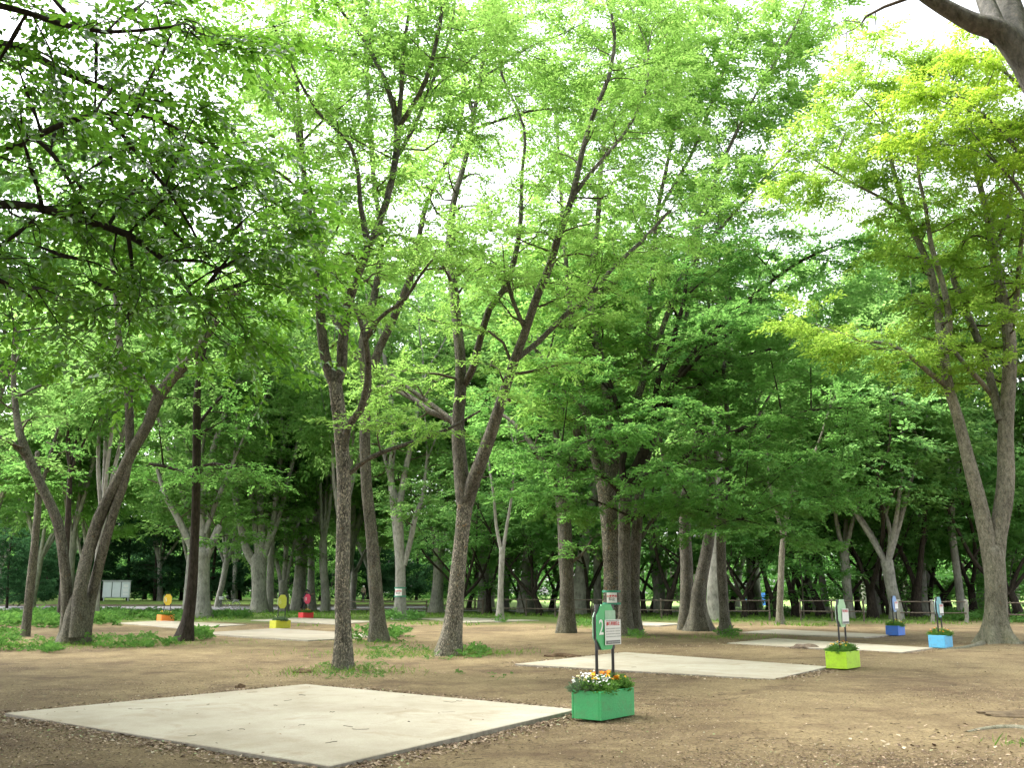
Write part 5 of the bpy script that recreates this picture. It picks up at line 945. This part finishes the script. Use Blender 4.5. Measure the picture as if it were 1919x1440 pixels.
def flakes(mb, x, y, size, z=None):
    n = len(x); a = rng.uniform(0, 6.28, n); l = size*rng.uniform(.5, 1.5, n); w = l*rng.uniform(.35, .7, n); t1, t2 = rng.normal(0, .28, (2, n)); zz = (gz(x, y) if z is None else z)+.006+np.abs(t1)*l*.35
    c, s = np.cos(a), np.sin(a); v = np.stack([np.c_[x-c*l/2, y-s*l/2, zz-t1*l/2*.6], np.c_[x-s*w/2, y+c*w/2, zz+t2*w/2+.004], np.c_[x+c*l/2, y+s*l/2, zz+t1*l/2*.6], np.c_[x+s*w/2, y-c*w/2, zz-t2*w/2+.004]], 1).reshape(-1, 3); mb.add(v, np.arange(4*n).reshape(-1, 4))
mb = MB(); n = 60000; px = rng.uniform(-60, 1980, n); py = 1150+300*rng.random(n)**.75; g = np.array([G(a, b) for a, b in zip(px, py)]); cl = np.sin(g[:, 0]*.9+1.1*np.sin(g[:, 1]*.6))+np.sin(g[:, 1]*1.1-g[:, 0]*.4)+rng.normal(0, .8, n) > .45
g = g[cl & ~inpad(g[:, 0], g[:, 1])]; flakes(mb, g[:, 0], g[:, 1], .024)
for q, cnt in zip(PADS, (6500, 2500, 1200, 300, 300, 0, 0, 0, 0)):      # drifts along the pad edges
    for k in range(4):
        a, b_ = q[k], q[(k+1) % 4]; t = rng.random(cnt//4); o = (a+b_)/2-q.mean(0); o = o/np.linalg.norm(o); e = np.abs(rng.normal(0, .22, cnt//4))+.02; x = a[0]+(b_[0]-a[0])*t+o[0]*e; y = a[1]+(b_[1]-a[1])*t+o[1]*e; k2 = ~inpad(x, y); flakes(mb, x[k2], y[k2], .042)
for k in range(40):                                                     # a few on the slabs
    q = PADS[0]; u_, v_ = rng.random(2); p = (q[0]*(1-u_)+q[1]*u_)*(1-v_)+(q[3]*(1-u_)+q[2]*u_)*v_; flakes(mb, p[:1], p[1:2], .03, .039)
for bp, bw in ((147, 1.6), (643, .8), (838, 1.2), (1868, 2.2), (1312, 1.6), (1900, 1.)):
    g = G(bp, 1212 if bp not in (643,) else 1262) if bp != 1900 else G(1860, 1400); x = g[0]+rng.normal(0, bw, 500); y = g[1]+rng.normal(0, bw*.7, 500); k2 = ~inpad(x, y); flakes(mb, x[k2], y[k2], .045)
tag(mb.build('leaf_litter', [m]), 'fallen leaves and bark chips scattered over the bare earth', 'leaf litter', kind='stuff')
mb = MB(); n = 260; px = rng.uniform(-40, 1960, n); py = 1200+240*rng.random(n); px[:9] = rng.uniform(150, 950, 9); py[:9] = rng.uniform(1295, 1405, 9)
for a, b_ in zip(px, py):
    g = G(a, b_); ip = inpad(g[:1], g[1:2])[0]
    if ip and rng.random() < .55: continue
    z = .042 if ip else float(gz(g[0], g[1]))+.006; l = rng.uniform(.03, .2); th = rng.uniform(0, 6.28); t = np.linspace(-.5, .5, 4)[:, None]; p = np.array((g[0], g[1], z))+t*l*np.array((math.cos(th), math.sin(th), 0))+rng.normal(0, .012, (4, 3))*np.array((1, 1, .3)); tubes(mb, p, np.full(4, rng.uniform(.0012, .003)), 4)
tag(mb.build('twig_litter', [BARK_TWIG]), 'thin fallen twigs lying on the earth and the slabs', 'twigs', kind='stuff')
# stone, clods, roots
def lump(name, label, cat, px, py, sx_, sy_, sz_, mat, seed, group=None):
    g = G(px, py); rg = np.random.default_rng(seed); bm = bmesh.new(); bmesh.ops.create_icosphere(bm, subdivisions=4, radius=1); ph = rg.uniform(0, 6, 6)
    for v in bm.verts:
        c = v.co; k = 1+.16*math.sin(c.x*3+ph[0])*math.sin(c.y*3+ph[1])+.10*math.sin(c.x*7+ph[2]+c.z*4)+.07*math.sin(c.y*9+ph[3])*math.sin(c.z*8+ph[4]); v.co = Vector((c.x*sx_*k, c.y*sy_*k, max(c.z, -.35)*sz_*k))
    me = bpy.data.meshes.new(name); bm.to_mesh(me); bm.free()
    for p in me.polygons: p.use_smooth = True
    me.materials.append(mat); o = bpy.data.objects.new(name, me); COL.objects.link(o); o.location = (g[0], g[1], float(gz(g[0], g[1]))); tag(o, label, cat, group); return o
import bmesh
ROCK = barkmat('brown_stone', (.15, .115, .085), (.08, .06, .045), (.24, .19, .14), scale=6, stretch=1, bump=.8); CLOD = barkmat('earth_clod', (.11, .07, .04), (.05, .035, .02), (.19, .13, .08), scale=9, stretch=1, bump=1.)
EARTH = barkmat('dark_earth', (.11, .082, .05), (.06, .044, .028), (.17, .13, .08), scale=9, stretch=1, bump=1.)
lump('stone', 'brown stone lying at the front edge of the pad by the sky blue planter', 'stone', 1507, 1216, .36, .16, .12, ROCK, 1)
lump('earth_mound', 'dark crumbly heap of earth at the back edge of the second pad', 'earth mound', 1055, 1233, .50, .10, .07, CLOD, 2)
lump('earth_clod', 'small brown clod on the earth behind the front pad', 'earth clod', 450, 1290, .09, .06, .06, CLOD, 3)
lump('earth_clod', 'brown clod beside the flaky trunk behind the front pad', 'earth clod', 568, 1262, .20, .10, .07, CLOD, 4)
lump('earth_bank', 'rounded dark earth bank at the right edge of the foreground', 'earth bank', 1930, 1340, .8, .28, .06, EARTH, 5)
def root_tube(label, pts, w):
    q = np.array([np.r_[G(a, b), ww] for a, b, ww in pts]); q[:, 2] = gz(q[:, 0], q[:, 1])-q[:, 3]*.25; s = spline(q, .15); o0 = q[0, :3].copy(); mb = MB(); tubes(mb, s[:, :3]-o0, s[:, 3], 8, 0, lumpy(3)); o = mb.build('tree_root', [BARK_TAN], None); o.location = o0; tag(o, label, 'tree root', 'bare roots in the earth')
root_tube('thin bare root crossing the earth in the lower right corner', [(1985,1372,.06),(1900,1362,.05),(1850,1366,.04),(1812,1374,.02)], 1)
root_tube('bare root creeping left from the large grey tree at the right edge', [(1850,1205,.16),(1828,1212,.11),(1800,1216,.07),(1760,1219,.03)], 1)
root_tube('bare root creeping right from the large grey tree at the right edge', [(1885,1204,.16),(1905,1207,.11),(1935,1208,.07),(1975,1212,.03)], 1)
g = P(1418, 1118, 105); root = empty('tent', (g[0], 105, 0)); tag(root, 'small blue tent pitched on the bright lawn beyond the fence', 'tent'); BLUE = paint('tent_cloth', (.02, .14, .42), .7)
mb = MB(); mb.add([(-1.1, -.8, 0), (1.1, -.8, 0), (1.1, .8, 0), (-1.1, .8, 0), (-.95, 0, 1.3), (.95, 0, 1.3)], [(0, 1, 5, 4), (2, 3, 4, 5)], 0); mb.add([(-1.1, -.8, 0), (-1.1, .8, 0), (-.95, 0, 1.3), (1.1, -.8, 0), (1.1, .8, 0), (.95, 0, 1.3)], [(0, 2, 1), (3, 4, 5)], 0); mb.build('canopy', [BLUE], root)
mb = MB(); mb.box((0, -.83, .35), (.7, .02, .6)); mb.build('door_flap', [paint('tent_flap', (.01, .07, .22), .7)], root)

# ================================================================== LIGHT
SUN_EL, SUN_AZ = math.radians(58), math.radians(-70)      # azimuth measured from +Y towards +X
w = bpy.data.worlds.new('World'); scene.world = w; w.use_nodes = True; nt = w.node_tree
for n in list(nt.nodes): nt.nodes.remove(n)
sky = nt.nodes.new('ShaderNodeTexSky'); sky.sky_type = 'NISHITA'; sky.sun_disc = False; sky.sun_elevation = SUN_EL; sky.sun_rotation = SUN_AZ; sky.air_density = 1.; sky.dust_density = 3.; sky.ozone_density = 1.
bw = nt.nodes.new('ShaderNodeRGBToBW'); mx = nt.nodes.new('ShaderNodeMix'); mx.data_type = 'RGBA'; mx.inputs[0].default_value = .85
bg = nt.nodes.new('ShaderNodeBackground'); bg.inputs[1].default_value = .15; ow = nt.nodes.new('ShaderNodeOutputWorld')
nt.links.new(sky.outputs[0], bw.inputs[0]); nt.links.new(sky.outputs[0], mx.inputs[6]); nt.links.new(bw.outputs[0], mx.inputs[7]); nt.links.new(mx.outputs[2], bg.inputs[0]); nt.links.new(bg.outputs[0], ow.inputs[0])
sl = bpy.data.lights.new('sun', 'SUN'); sl.energy = .8; sl.angle = math.radians(30); sl.color = (1, .95, .86); so = bpy.data.objects.new('sun', sl); COL.objects.link(so)
so.rotation_euler = (math.pi/2-SUN_EL, 0, -SUN_AZ+math.pi)
d = Vector((math.sin(SUN_AZ)*math.cos(SUN_EL), math.cos(SUN_AZ)*math.cos(SUN_EL), math.sin(SUN_EL))); so.rotation_euler = d.to_track_quat('Z', 'Y').to_euler()
vs = scene.view_settings; vs.view_transform = 'Standard'; vs.look = 'None'; vs.gamma = 1; vs.use_curve_mapping = False; vs.exposure = 2.87
scene.render.engine = 'CYCLES'; cy = scene.cycles; cy.max_bounces = 14; cy.diffuse_bounces = 7; cy.glossy_bounces = 2; cy.transmission_bounces = 12; cy.transparent_max_bounces = 4; cy.caustics_reflective = False; cy.caustics_refractive = False; cy.sample_clamp_indirect = 8
